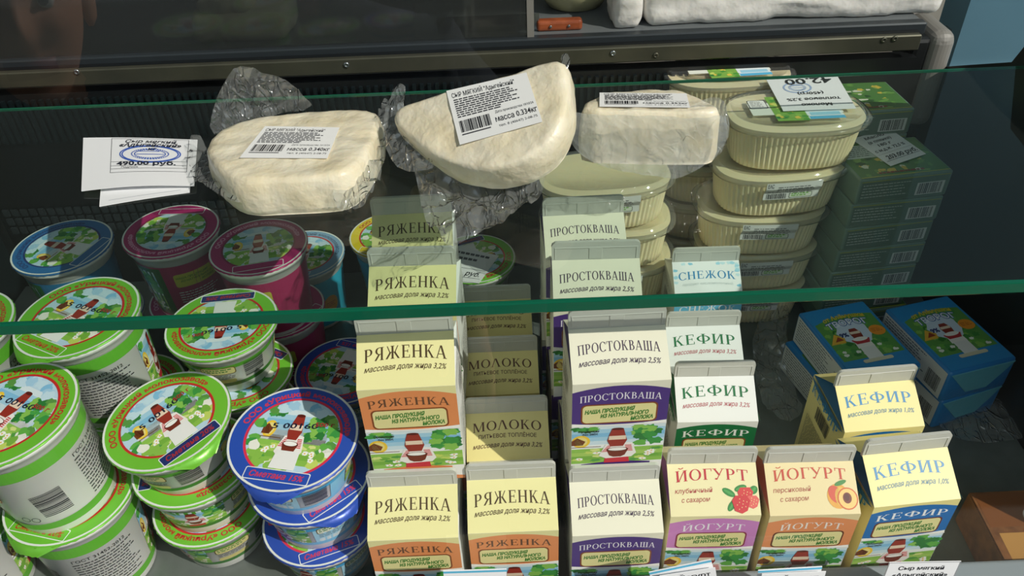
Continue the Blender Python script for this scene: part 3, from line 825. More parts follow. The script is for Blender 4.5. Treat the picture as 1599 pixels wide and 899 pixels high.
def tub_wrap(d, w):
    rb, rt, h = d['rb'], d['rt'], d['h']
    rm = (rb + rt) / 2
    C = Canvas()
    half = math.pi * rm
    if w == 'green':
        C.rect(-half, h - 2.6, half, h - 1.3, '63b336', 0); C.rect(-half, .95, half, 1.75, '63b336', 0)
        C.rrect(-6.6, 5.0, -1.9, 7.0, .35, '8a3a1c', 1); C.rrect(-6.5, 5.1, -2.0, 6.9, .3, 'eedb98', 2)
        for s, cx, cy, ww in (('НАША ПРОДУКЦИЯ', -4.7, 6.4, 3.0), ('ИЗ НАТУРАЛЬНОГО', -4.1, 5.95, 3.0), ('МОЛОКА', -3.0, 5.5, 1.5)):
            C.text(s, cx, cy, ww, .3, '3f8f30', 3, .02, .2)
        C.barcode(.1, 2.6, 2.3, 5.4, '22252a', 1, 5, False)
        C.lines(-6.2, -2.3, 3.4, 4.7, 5, '666a6a', 1, 3); C.rrect(-6.2, 2.3, -3.2, 3.1, .3, 'e6d28e', 1)
        C.ringe(-1.5, 2.6, .28, .34, '3a3d42', 1, 16); C.ringe(-.75, 2.45, .28, .34, '3a3d42', 1, 16)
        C.text('ГОСТ 31452-2012', 6.3, 6.9, 4.2, .34, '2a2c2e', 1, .01)
        C.lines(4.1, 9.2, 2.0, 6.5, 13, '33363a', 1, 8)
        country_picture(C, 10.2, 1.75, 13.8, h - 2.6, 1, 4)
        C.text('ГОСТ 31452-2012', -11.0, 6.9, 4.2, .34, '2a2c2e', 1, .01)
        C.lines(-13.4, -8.4, 2.0, 6.5, 13, '33363a', 1, 9)
    elif w in ('green_s', 'blue_s'):
        c0, c1 = ('5aa534', '3c7d33') if w == 'green_s' else ('49a9dc', '7fc4e8')
        C.rect(-half, 1.15, half, 1.6, c1, 0); C.rect(-half, h - 1.8, half, h - 1.35, c0, 0)
        country_picture(C, -6.4, 1.6, -1.3, h - 1.4, 1, 9)
        country_picture(C, 7.0, 1.6, 11.6, h - 1.4, 1, 12)
        C.rrect(-.6, 2.9, 2.4, 3.85, .25, '6b5a2a', 1); C.rrect(-.52, 2.98, 2.32, 3.77, .22, 'e2d894' if w == 'green_s' else 'eef0de', 2)
        C.lines(-.4, 2.2, 3.1, 3.65, 2, '4f8a3f', 3, 4, .55)
        C.lines(-.5, 2.3, 2.25, 2.8, 3, '45484c', 1, 5)
        C.rrect(-.6, 1.65, 2.2, 2.15, .22, 'd8cd84' if w == 'green_s' else 'dfe9ea', 1)
        C.barcode(3.1, 1.9, 5.0, 3.9, '2a2d30', 1, 7, False)
        if w == 'blue_s':
            C.rect(-.9, 1.6, 2.7, h - 1.8, 'a9d8ee', 0); C.rect(5.3, 1.6, 6.9, h - 1.8, '8ccbea', 0)
    else:
        base, alt = dict(magenta=('a8325f', '2f6a34'), blue_m=('2a78a8', '2f7a3c'), cyan=('35b4d6', '35b4d6'))[w]
        C.rect(-half, .6, half, h - 1.5, base, 0)
        C.rect(-8.5, .8, -2.2, h - 1.7, alt, 1)
        C.rrect(-1.2, 4.6, 3.2, 6.3, .3, 'c9c24a' if w != 'cyan' else 'f2f5f5', 1)
        for s, cx, cy, ww in (('НАША ПРОДУКЦИЯ', .6, 5.8, 3.2), ('ИЗ НАТУРАЛЬНОГО', 1.0, 5.4, 3.2), ('МОЛОКА', 2.1, 5.0, 1.4)):
            C.text(s, cx, cy, ww, .26, '3f7f30', 2, .02, .2)
        C.lines(-1.2, 3.4, 2.4, 4.0, 5, 'dfe3e4' if w != 'cyan' else '2a5a6a', 1, 6)
        C.rrect(-1.0, 1.1, 2.8, 1.9, .25, 'c9c24a', 1)
        if w == 'cyan':
            C.ell(4.6, 3.6, 1.0, 1.3, 'f0a02c', 1); C.lines(4.0, 5.2, 3.2, 4.0, 3, 'b03a20', 2, 3)
        country_picture(C, -7.6, 1.4, -3.0, h - 2.2, 1, 21)
    def fm(u, v, l):
        a = u / rm; r = rb + (rt - .15 - rb) * v / h + .07 + LAY * l
        return (r * math.sin(a), -r * math.cos(a), v)
    return C.build('tub_wrap', fm, .7)
def lid_parts(d, s):
    R_ = d['rt'] + .33; h = d['h']
    n = 96
    rnd = random.Random(3)
    rim = [R_ + .035 * math.sin(i * 9.7) + rnd.uniform(-.02, .02) for i in range(n)]
    vs = [(0, 0, h + .07)]; fs = []
    prof = [(.5, h + .07), (.93, h + .07), (.985, h + .05), (1.0, h - .03), (.985, h - .06)]
    for q, z in prof:
        for i in range(n):
            a = 2 * math.pi * i / n
            vs.append((rim[i] * q * math.cos(a), rim[i] * q * math.sin(a), z))
    for i in range(n):
        fs.append((0, 1 + i, 1 + (i + 1) % n))
    for k in range(len(prof) - 1):
        for i in range(n):
            j = (i + 1) % n; A, B = 1 + k * n, 1 + (k + 1) * n
            fs.append((A + i, B + i, B + j, A + j))
    lid = mesh_of('foil_lid', vs, fs, True)
    C = Canvas()
    Rp = R_ * .965
    ri = Rp * .735
    k = ri * 2 / 2
    C.ell(0, 0, ri, ri, 'bfdcec', 0, 48)
    # the country picture cut to the disc: pieces stay inside it
    q = ri * .72
    D = Canvas(); country_picture(D, -q * 1.02, -q * .98, q * 1.02, q * .98, 0, 31)
    C.items += [(p, c, l) for p, c, l in D.items]
    rnd = random.Random(5)
    for i in range(46):
        a = rnd.uniform(0, 6.283); rr = ri * rnd.uniform(.80, .93)
        y_ = math.sin(a)
        if y_ > .55 and abs(math.cos(a)) < .6: col_ = rnd.choice(('a8d2ea', '86c2e4', 'c8e4f0'))
        elif y_ < -.3: col_ = rnd.choice(('8fc24f', 'c9dc6a', '57a046', 'f2f2e6', '7db544'))
        else: col_ = rnd.choice(('3f9a45', '66b34a', '8cc556', '5d9a48', 'e3c95a' if math.cos(a) < 0 else '4aa54c'))
        C.blob(rr * math.cos(a), rr * y_, ri * .13, ri * .12, col_, 1 + i % 3, i, 12, .3)
    C.ringe(0, 0, ri, ri * 1.055, s['inner'], 8, 64)
    C.ringe(0, 0, ri * 1.055, Rp, s['ring'], 8, 64)
    C.ringe(0, 0, Rp * .985, Rp * 1.02, 'e9ece6', 9, 64)
    C.text('ООО «Урицкий молокозавод»', 0, 0, Rp * 2.45, Rp * .095, s['txt'], 10, .03, 0, 0, 0, (Rp * .865, math.pi / 2))
    # banner at the foot of the lid, white sticker area above it
    bw_, bh = Rp * .50, Rp * .095
    y0 = -Rp * .745
    C.rrect(-bw_ - .07, y0 - bh - .07, bw_ + .07, y0 + bh + .07, .15, 'eef0ee', 10)
    C.rrect(-bw_, y0 - bh, bw_, y0 + bh, .12, s['bn'], 11)
    if s['banner']:
        C.text(s['banner'], 0, y0, bw_ * 1.7, bh * 1.05, s['bt'], 12, .02, .2)
    C.poly([(-ri * .26, -ri * .84), (ri * .30, -ri * .84), (ri * .28, -ri * .38), (-ri * .22, -ri * .38)], 'f1f1ee', 9)
    if s['banner']: C.text('5 00160', -ri * .05, ri * .28, ri * 1.0, ri * .14, '1c2038', 10, .015, .1, .12)
    if s['banner']: C.text('500 г', ri * .58, ri * .40, ri * .42, ri * .11, 'b02a30', 10, .02, .1, .1)
    pr_ = C.build('lid_print', lambda u, v, l: (u, v, h + .085 + LAY * .8 * l))
    # pull tab: bends down over the rim at the foot of the lid
    vs, fs = [], []
    m_, kx = 7, 9
    for i in range(m_):
        t = i / (m_ - 1)
        half = R_ * (.62 - .42 * t)
        for j in range(kx):
            u = j / (kx - 1) * 2 - 1
            x_ = half * u
            yb = -math.sqrt(max(.01, (R_ * .97) ** 2 - x_ * x_))
            vs.append((x_ + .08 * t * math.sin(j * 2.2), yb - t * .62 + .05 * math.sin(j * 3), h + .05 - t * t * .55 - .1 * t * abs(u)))
    for i in range(m_ - 1):
        for j in range(kx - 1):
            a = i * kx + j
            fs.append((a, a + 1, a + kx + 1, a + kx))
    tab = mesh_of('pull_tab', vs, fs, True)
    return lid, pr_, tab
_TM = {}
for key, s in SCHEMES.items():
    mat('foil_' + key, s['ring'], .3, 0.15, .6, bump=(70, .0005, 3))
def tub(scheme, loc, rot_lid=0.0, rot_body=0.0, label='', group=None, rx=0.0, ry=0.0, tab=True):
    s = SCHEMES[scheme]; d = TUBS[s['k']]
    if scheme not in _TM:
        _TM[scheme] = (tub_body(d), tub_wrap(d, s['wrap']), *lid_parts(d, s))
    b, w, l, lp, tb = _TM[scheme]
    o = empty('dairy_tub', loc, 0, label, 'tub', group, rx, ry)
    bo = link('tub_body', b, 'white_plastic', o); bo.rotation_euler[2] = rot_body
    link('printed_wrap', w, 'printed_plastic', bo)
    lo = link('foil_lid', l, 'foil_' + scheme, o); lo.rotation_euler[2] = rot_lid
    link('lid_print', lp, 'printed_foil', lo)
    if tab: link('pull_tab', tb, 'foil_' + scheme, lo)
    return o
def stack(scheme, at, n, labels, group, rots, brots, shift=(), tilt=None, tabs=()):
    """n tubs, the top one over the deck point at; shift = offsets of the lower ones"""
    d = TUBS[SCHEMES[scheme]['k']]
    h = d['h'] + .14
    p = Vector((at[0], at[1], n * h))
    for k in range(n):                       # k = 0 is the top one
        dx, dy = shift[k] if k < len(shift) else (shift[-1] if shift else (0, 0))
        tx, ty = (tilt[k] if tilt and k < len(tilt) else (0, 0))
        tub(scheme, (p.x + dx, p.y + dy, (n - 1 - k) * h), R(rots[k % len(rots)]), R(brots[k % len(brots)]), labels[min(k, len(labels) - 1)], group, R(tx), R(ty), tab=k in tabs)
    return p
POS = ('top', 'second', 'third', 'bottom')
def lab(n, fmt):
    nm = {1: ('only',), 2: ('top', 'bottom'), 3: ('top', 'middle', 'bottom'), 4: POS}[n]
    return [fmt % q for q in nm]
GT = 'tubs stacked on the deck'
stack('green_large', (-37.1, 41.8), 2, lab(2, 'large green lidded sour cream tub, %s of the stack beside the small green stack'), GT, (-29, -15), (12, -48), ((0, 0), (0, .1)), ((3, -3),), (0, 1))
stack('green_small', (-27.5, 44.2), 3, lab(3, 'small green lidded tub with navy banner, %s of the stack beside the blue stack'), GT, (45, -80, 150, 20), (-30, 60, 20, 0), ((0, 0), (.1, .1), (.1, .2)), ((4, -3), (0, 0), (0, 0)), (0,))
stack('blue_small', (-17.5, 41.8), 3, lab(3, 'small blue lidded sour cream tub, %s of the stack beside the front carton'), GT, (-10, 40, 20, 70), (-30, 20, 40, 0), ((0, 0), (.25, .4), (.2, .3)), ((4, 2), (0, 0), (0, 0)), (0, 1))
stack('green_large', (-36.4, 52.6), 2, lab(2, 'large green lidded tub, %s of the stack before the dark blue tubs'), GT, (-28, 10), (-60, 0), ((0, 0), (.2, .8)), ((2, -2),), (0, 1))
stack('green_large', (-47.2, 51.3), 2, lab(2, 'large green lidded tub, %s of the stack at the left end of the deck'), GT, (-28, 10), (20, 0))
tub('green_large', (-47.6, 40.6, 0), R(-30), R(-55), 'single large green lidded tub on the deck at the left front corner', GT, tab=False)
stack('green_small', (-26.4, 55.3), 3, lab(3, 'small green lidded tub, %s of the shaded stack before the magenta tubs'), GT, (185, 150, 20), (-10, 20, 40), ((0, 0), (.4, -.8), (-.3, -.3)))
tub('blue_small', (-17.9, 60.0, 0), R(160), 0, 'single small blue lidded tub in shade behind the blue stack', GT, tab=False)
stack('magenta', (-34.6, 68.5), 2, lab(2, 'magenta lidded tub, %s of the stack beside the dark blue tubs, art upside down'), GT, (178, 40), (25, 60), ((0, 0), (-.2, .3)))
stack('magenta', (-24.9, 65.1), 2, lab(2, 'magenta lidded tub, %s of the stack beside the light blue tub'), GT, (12, 60), (-25, -20), ((0, 0), (-.1, 1.1)))
stack('blue_medium', (-44.9, 66.5), 2, lab(2, 'dark blue lidded tub, %s of the unlit stack behind the large green tubs'), GT, (70, 30), (15, 20), ((0, 0), (.2, .2)))
tub('cyan', (-24.2, 76.0, 0), R(-15), R(-20), 'sunlit light blue tub standing beside the magenta stack', GT, tab=False)
tub('yellow', (-14.4, 79.2, 0), R(-15), R(-20), 'yellow rimmed tub half hidden behind the rear orange banded carton', GT, tab=False)
ptub = on_z(732, 404, 5.4)
tub('green_small', (ptub.x + .7, ptub.y, 0), R(200), 0, 'small green lidded tub under a price card, behind the baked milk cartons', GT, tab=False)

# ------------------------------------------------------------------ oval ribbed tubs of baked milk with clear lids
OA, OB, OH = 6.9, 4.5, 4.75
def oval_pt(t, a, b, n=2.7):
    c, s = math.cos(t), math.sin(t)
    return (a * math.copysign(abs(c) ** (2 / n), c), b * math.copysign(abs(s) ** (2 / n), s))
def oval_outline(a, b, n):
    P = [oval_pt(2 * math.pi * i / 400, a, b) for i in range(400)]
    return resample([Vector(p) for p in P], n)
def oval_body():
    N = 70 * 6
    levels = [(.80, .05, 0), (.86, 0, 0), (.885, .12, 1), (.90, 1.0, 1), (.94, 3.3, 1), (.955, 3.75, .6), (.965, 3.95, 0), (.985, 4.6, 0), (.99, OH - .12, 0)]
    vs, fs = [], []
    for k, z, rib in levels:
        O = oval_outline(OA * k, OB * k - (1 - k) * 2, N)
        for i, p in enumerate(O):
            q = O[(i + 1) % N] - O[i - 1]; nr = Vector((q.y, -q.x)).normalized()
            a = .075 * rib * math.cos(2 * math.pi * i / 6)
            vs.append((p.x + nr.x * a, p.y + nr.y * a, z))
    for r in range(len(levels) - 1):
        for i in range(N):
            j = (i + 1) % N
            fs.append((r * N + i, r * N + j, (r + 1) * N + j, (r + 1) * N + i))
    fs.append(tuple(range(N - 1, -1, -1))); fs.append(tuple((len(levels) - 1) * N + i for i in range(N)))
    me = mesh_of('ribbed_tub', vs, fs, True)
    me.polygons.foreach_set('use_smooth', [len(p.vertices) == 4 for p in me.polygons])
    return me
def oval_lid():
    N = 96
    prof = [(1.0, -.55), (1.055, -.50), (1.075, -.12), (1.07, 0), (1.03, .05), (1.0, .06), (.985, .30), (.965, .42), (.93, .40), (.90, .26)]
    vs, fs = [], []
    for k, z in prof:
        for p in oval_outline(OA * k, OB + OA * (k - 1), N):
            vs.append((p.x, p.y, OH + z))
    for r in range(len(prof) - 1):
        for i in range(N):
            j = (i + 1) % N
            fs.append((r * N + i, r * N + j, (r + 1) * N + j, (r + 1) * N + i))
    fs.append(tuple((len(prof) - 1) * N + i for i in range(N)))
    me = mesh_of('clear_lid', vs, fs, True)
    return me
OVB, OVL = oval_body(), oval_lid()
C = Canvas()
C.rect(-2.9, 0, 2.9, 2.2, 'dcdcd8', 0)
C.text('ЕАС', -2.45, 1.85, .62, .42, '26262a', 1, .02)
C.lines(-1.7, 2.7, 1.1, 1.75, 3, '3a3a3e', 1, 2, .4); C.lines(-2.6, 2.6, .75, 1.05, 2, '4a4a4e', 1, 3, .4)
C.barcode(-2.6, .08, -.55, .68, '222226', 1, 4)
C.rrect(-.25, .1, 2.2, .72, .12, '2c3a2c', 1); C.rrect(-.19, .16, 2.14, .66, .1, 'd6dccb', 2); C.lines(0, 1.9, .2, .62, 2, '6fae3e', 3, 4, .6)
STICK = C.build('sticker', lambda u, v, l: (u, -OB - .12 - LAY * l + .012 * u * u - .46 * min(1, max(0, (v - .75) / .7)), v + 2.6), .35)
C = Canvas()
C.rect(-5.4, -1.5, 5.2, 1.6, 'e9ecdf', 0)
C.rect(-2.9, -3.1, .8, 3.2, '7fb04a', 1)
for i in range(40):
    rnd = random.Random(i)
    C.blob(rnd.uniform(-2.7, .6), rnd.uniform(-2.9, 3.0), .35, .3, rnd.choice(('4d9a3c', '8fc24f', 'c9d86a', '2f7f3a', 'e0c850')), 2, i)
C.rect(.8, -2.9, 5.0, 2.8, 'e6f0f2', 1); C.rect(.9, -2.9, 5.0, -2.2, '58b4dc', 2); C.rect(1.2, -2.0, 4.7, -1.2, '9fd4ea', 2)
C.rrect(-5.3, .2, -3.1, 2.4, .3, '3a3a3a', 1); C.rrect(-5.2, .3, -3.2, 2.3, .26, 'eeeeea', 2); C.lines(-5.0, -3.4, .5, 2.1, 5, '55585a', 3, 2)
TOPART = C.build('lid_label', lambda u, v, l: (u * .86, v * .86, OH + .285 + LAY * l), None)
_ov = []
def oval_tub(loc, rz, label, group, top=False, sticker=True):
    o = empty('oval_milk_tub', loc, rz, label, 'tub', group)
    link('ribbed_tub', OVB, 'milk_cream', o)
    ld = link('clear_lid', OVL, 'clear_lid', o)
    if top: link('lid_label', TOPART, 'printed_paper', ld)
    if sticker: link('sticker', STICK, 'printed_paper', o)
    return o
OP = OH + .48
GO = 'stacked oval tubs of baked milk'
p = on_z(1243, 166, 5 * OP)
ORD5 = ('top', 'second', 'third', 'fourth', 'bottom')
offs = [(0, 0, 0), (-.9, -.3, 4), (-1.9, -.1, -2), (-1.6, .3, 1), (-1.9, .4, -1)]
OTOP = None
for k in range(5):
    dx, dy, rz = offs[k]
    o = oval_tub((p.x + dx, p.y + dy, (4 - k) * OP), R(rz), 'cream oval ribbed tub with clear lid, %s of the stack beside the butter packs' % ORD5[k], GO, k == 0, k > 0)
OTOP = Vector((p.x, p.y, 4 * OP))
p2 = on_z(948, 262, 4 * OP)
for k in range(4):
    oval_tub((p2.x + .5 * k - .3, p2.y + .2 * k, (3 - k) * OP), R((3, -4, 2, 0)[k]), 'cream oval ribbed tub, %s of the stack behind the ПРОСТОКВАША column' % ('top', 'second', 'third', 'bottom')[k], GO)
p3 = on_z(1152, 128, 5 * OP)
yb = max(p3.y, p.y + 2 * OB * 1.0 + 1.6)
for k in range(5):
    oval_tub((on_z(1152, 128, 5 * OP).x, yb, (4 - k) * OP), R(2), 'cream oval tub, %s of the stack hidden behind the one with the 42.00 card' % ORD5[k], GO, k == 0, False)

# ------------------------------------------------------------------ cards laid on things
def quad_map(c):
    """c = corners top-left, top-right, bottom-right, bottom-left (3D); u, v in 0..1, v up"""
    n = (c[1] - c[0]).cross(c[3] - c[0]).normalized() * -1
    def fm(u, v, l):
        a = c[3].lerp(c[2], u); b = c[0].lerp(c[1], u)
        return a.lerp(b, v) + n * (.012 + LAY * l)
    return fm, n
def card(name, corners, art, label, thick=.05, bend=0.0, cat='price card', group=None, parent=None, m='paper_white'):
    fm, n = quad_map(corners)
    if n.dot(CAM - corners[0]) < 0:
        raise RuntimeError(name)
    N = 10
    vs, fs = [], []
    def bp(u, v): return n * (bend * math.sin(math.pi * u) * (1 - .4 * v) + bend * .5 * (u ** 4) * v)
    for s in (0, 1):
        for i in range(N + 1):
            for j in range(N + 1):
                vs.append(fm(i / N, j / N, 0) - n * (.012 + s * thick) + bp(i / N, j / N))
    q = (N + 1) ** 2
    for i in range(N):
        for j in range(N):
            a = i * (N + 1) + j
            fs.append((a, a + N + 1, a + N + 2, a + 1)); fs.append((q + a, q + a + 1, q + a + N + 2, q + a + N + 1))
    for k in range(N):
        for a, b in ((k, k + 1), (N * (N + 1) + k, N * (N + 1) + k + 1), (k * (N + 1), (k + 1) * (N + 1)), (k * (N + 1) + N, (k + 1) * (N + 1) + N)):
            fs.append((a, b, q + b, q + a))
    C = Canvas(); art(C)
    if parent is None:
        o = empty(name, (0, 0, 0), 0, label, cat, group)
        link('card_sheet', mesh_of('card_sheet', vs, fs), m, o)
        link('card_print', C.build('card_print', lambda u, v, l: fm(u, v, l) + bp(u, v), .12), 'printed_paper', o)
        return o
    o = link(name, mesh_of(name, vs, fs), m, parent)
    link('label_print', C.build('label_print', lambda u, v, l: fm(u, v, l) + bp(u, v), .12), 'printed_paper', o)
    return o
def stamp(C, cx, cy, rx, ry, col='3a5fb8'):
    for k in (1, .93, .62, .52):
        for i in range(40):
            a, b = 2 * math.pi * i / 40, 2 * math.pi * (i + (1 if k > .9 else .7)) / 40
            C.poly([(cx + rx * k * math.cos(a), cy + ry * k * math.sin(a)), (cx + rx * k * math.cos(b), cy + ry * k * math.sin(b)),
                    (cx + (rx * k - .012) * math.cos(b), cy + (ry * k - .02) * math.sin(b)), (cx + (rx * k - .012) * math.cos(a), cy + (ry * k - .02) * math.sin(a))], col, 1)
    C.rect(cx - rx * .45, cy - .012, cx + rx * .45, cy, col, 1); C.rect(cx - rx * .4, cy + .05, cx + rx * .3, cy + .06, col, 1)
def art490(C):
    for y_ in (.97, .48, .40, .34, .27):
        C.rect(.255, y_, .925, y_ + .006, '55585c', 1)
    for x_ in (.255, .925):
        C.rect(x_, .27, x_ + .005, .976, '55585c', 1)
    C.text('Сыр мягкий', .60, .915, .44, .065, '1c2030', 2, .02, .25)
    C.text('«Адыгейский»', .60, .835, .54, .075, '1c2030', 2, .03, .25)
    C.text('кг', .62, .75, .07, .065, '1c2030', 2, .03, .2)
    stamp(C, .60, .64, .27, .19)
    C.text('490,00 руб.', .57, .445, .52, .075, '1c2030', 3, .03)
    C.text('Подпись', .43, .37, .15, .035, '55585c', 2)
zc = SHELF_Z + .35
card('price_card', [on_z(130, 215, zc), on_z(309, 220, zc), on_z(303, 290, zc), on_z(127, 298, zc)], art490, 'white price card reading 490,00 руб. lying on the glass shelf', .05, .25)
card('price_card', [on_z(160, 262, zc - .28), on_z(300, 255, zc - .28), on_z(296, 300, zc - .28), on_z(155, 322, zc - .28)], lambda C: C.rect(.1, .1, .9, .11, 'b9bcc2', 1), 'blank white paper tucked under the 490,00 price card', .05, .05)
def art42(C):
    for k in range(1):
        C.text('42.00', .56, .84, .66, .17, '16181c', 2, .02, 0, math.pi)
    stamp(C, .36, .66, .20, .17, '9fb4d8')
    for s, y_, w in (('(450гр)', .47, .36), ('топленое 3,2%', .30, .74), ('Молоко', .14, .42)):
        C.text(s, .5, y_, w, .075, '16181c', 3, .015, 0, math.pi)
zt = OTOP.z + OH + .50
card('price_card', [on_z(1196, 123, zt), on_z(1306, 116, zt), on_z(1337, 169, zt), on_z(1223, 173, zt)], art42, 'white price card reading 42.00 upside down on the top oval tub', .05, .02)
def artsm(C):
    [C.rect(.1 + .11 * i, y_, .19 + .11 * i, y_ + .07, '4a4d54', 1) for y_, n_ in ((.82, 7), (.66, 5)) for i in range(n_)]
    C.rect(.05, .40, .95, .41, '55585c', 1); C.text('руб.', .72, .26, .36, .14, '22252a', 1, .02, .2); C.rect(.05, .12, .95, .13, '55585c', 1)
zt2 = 5.4 + .2
card('price_card', [on_z(708, 384, zt2), on_z(779, 399, zt2), on_z(748, 442, zt2), on_z(690, 436, zt2)], artsm, 'small white price card ending in руб. on the green tub', .05, .03)

# ------------------------------------------------------------------ butter packs
BW, BD, BH = 10.0, 7.4, 2.95
def pack_mesh(name, w, d, h, bev):
    bm = bmesh.new(); box_bm(bm, -w / 2, -d / 2, 0, w / 2, d / 2, h, bev, 3)
    me = bm_mesh(name, bm, True)
    return me
BUT = pack_mesh('wrapped_block', BW, BD, BH, .22)
C = Canvas()
C.rect(-BW / 2 + .3, .3, BW / 2 - .3, BH - .35, '627c6e', 0); C.rect(-BW / 2 + .25, BH - .35, BW / 2 - .25, BH - .27, 'a9ad3a', 1)
C.lines(-BW / 2 + .5, 1.0, .6, BH - .6, 5, 'c2ccc6', 1, 4, .25); C.rect(1.4, .45, 4.4, 1.9, 'dadcd8', 1); C.barcode(1.6, .55, 4.2, 1.8, '24302c', 2, 6)
BUTF = C.build('front_print', lambda u, v, l: (u, -BD / 2 - .01 - LAY * l, v))
C = Canvas()
C.rect(-BW / 2 + .25, -BD / 2 + .25, BW / 2 - .25, BD / 2 - .25, '4f7f3c', 0)
for i in range(60):
    rnd = random.Random(i + 300)
    C.blob(rnd.uniform(-4.3, 4.3), rnd.uniform(-3, 3), rnd.uniform(.2, .6), rnd.uniform(.15, .4), rnd.choice(('3f6f34', '6a9a48', '87ad55', '31582c', 'd8dcc4', 'd0b848')), 1 + i % 3, i)
C.rect(-4.4, .3, -1.0, 2.9, 'c8d2cc', 4); C.lines(-4.2, -1.2, .5, 2.7, 6, '4a5a50', 5, 7)
C.lines(-2.6, 2.6, -3.2, -2.7, 1, '8a3a2a', 4, 3, .6); C.rect(-BW / 2 + .25, -BD / 2 + .25, BW / 2 - .25, -BD / 2 + .36, 'c3c24a', 5)
BUTT = C.build('top_print', lambda u, v, l: (u, v, BH + .008 + LAY * l))
def butter(loc, rz, label, group):
    o = empty('butter_pack', loc, rz, label, 'butter', group)
    b = link('wrapped_block', BUT, 'butter_wrap', o)
    link('front_print', BUTF, 'printed_foil', b); link('top_print', BUTT, 'printed_foil', b)
GB = 'stacked butter packs'
pb = on_z(1388, 246, 7 * BH)
for k in range(7):
    rnd = random.Random(k + 9)
    butter((pb.x + (0 if k == 0 else rnd.uniform(-.5, .3)), pb.y + (0 if k == 0 else rnd.uniform(-.2, .3)), (6 - k) * (BH + .004)), R(7 if k == 0 else rnd.uniform(2, 8)),
           'green wrapped butter pack, %s of the stack with the price card' % ('topmost', 'second', 'third', 'fourth', 'fifth', 'sixth', 'lowest')[k], GB)
yb2 = pb.y + BD + .9
for k in range(8):
    butter((pb.x - 1.2, yb2, (7 - k) * (BH + .004)), R(4), 'green wrapped butter pack, %s from the top of the rear stack' % ('first', 'second', 'third', 'fourth', 'fifth', 'sixth', 'seventh', 'eighth')[k], GB)
def artbut(C):
    for s, y_, w in (('Масло', .88, .5), ('(в пленке)', .74, .6), ('180 г', .60, .34), ('с м.д.ж. 72,5 %', .46, .8)):
        C.text(s, .48, y_, w, .08, '33363a', 1, .02, .15)
    C.text('203.00 руб.', .55, .22, .82, .11, '22252a', 1, .025, .15)
    C.rect(.04, .12, .96, .13, '55585c', 1); C.rect(.04, .34, .96, .345, '55585c', 1)
zb = 7 * (BH + .004) + .12
card('price_card', [on_z(1330, 217, zb), on_z(1388, 200, zb), on_z(1446, 240, zb), on_z(1391, 259, zb)], artbut, 'white price card reading 203.00 руб. on the butter stack', .05, .02)

# ------------------------------------------------------------------ curd cheese packs
QW, QD, QH = 7.6, 10.2, 4.0
CUR = pack_mesh('wrapped_block', QW, QD, QH, .35)
C = Canvas()
C.rect(-QW / 2 + .25, -QD / 2 + .3, QW / 2 - .25, QD / 2 - .3, '2a8ccb', 0)
C.poly([(-3.3, -2.9), (3.3, -2.9), (3.3, 3.0), (1.5, 3.4), (-1.5, 3.2), (-3.3, 2.6)], '5d9a48', 1)
for i in range(46):
    rnd = random.Random(i + 700)
    C.blob(rnd.uniform(-3.0, 3.0), rnd.uniform(-2.6, 2.8), .38, .3, rnd.choice(('3f8a3c', '6aae48', '87bd55', '31782c', '4d9444')), 2 + i % 2, i)
C.blob(0, .9, 1.7, 1.9, 'cfdff0', 4, 3, 20, .12)
C.poly([(-3.2, -.5), (-2.2, .9), (-1.4, .2), (-1.6, -.5)], 'e6b23a', 4); C.poly([(-2.6, -.2), (-2.0, .5), (-1.6, -.1)], '9a3a20', 5)
for i in range(9):
    rnd = random.Random(i + 60)
    C.blob(rnd.uniform(-3, 3), rnd.uniform(-2.7, -1.4), .26, .2, 'eef0e6', 4, i)
C.ell(2.4, .45, .85, .75, 'f0992c', 5); C.lines(1.8, 3.0, .2, .8, 3, 'b8581c', 6, 2)
C.text('от Алёнушки', .1, 2.95, 4.6, .55, 'd9c23a', 6, .03, 0, 0, .3)
C.text('ТВОРОГ', 0, 1.95, 4.6, .85, '2a62a8', 6, .07, 0, 0, .35)
C.text('ТВОРОГ', 0, 1.95, 4.5, .80, 'eef3f8', 7, .01, 0, 0, .35)
C.text('9%', -1.25, .55, .95, .55, '1c2a6a', 6, .04)
C.poly([(-.9, -1.6), (.9, -1.6), (.8, -.3), (-.8, -.3)], 'f0ece6', 6)
C.poly([(-.5, -.2), (.5, -.2), (.62, .55), (.35, 1.25), (-.35, 1.25), (-.62, .55)], '8a3325', 7); C.rect(-.55, .45, .55, .8, 'ecd8c0', 8)
C.poly([(-1.0, -.35), (1.0, -.35), (.7, -1.0), (-.7, -1.0)], 'b8343a', 8); C.ell(0, -.35, .8, .28, 'f6f4ee', 9)
C.poly([(-.75, -3.3), (.85, -3.3), (.85, -1.5), (-.75, -1.5)], 'e6e6e2', 7)
C.rrect(-1.5, -3.6, 1.7, -3.15, .2, 'd6d2b4', 8)
CURT = C.build('top_print', lambda u, v, l: (u, v, QH + .008 + LAY * l))
C = Canvas()
C.rect(-QD / 2 + .3, .3, QD / 2 - .3, QH - .3, 'dfe2de', 0); C.lines(-QD / 2 + .6, 2.2, .6, QH - .5, 9, '4f5a62', 1, 3); C.barcode(2.5, .7, 4.3, 2.6, '22252a', 1, 4)
CURS = C.build('side_print', lambda u, v, l: (-QW / 2 - .01 - LAY * l, -u, v))
mat('curd_front', '5aa6b8', .35, bump=(50, .001, 3))
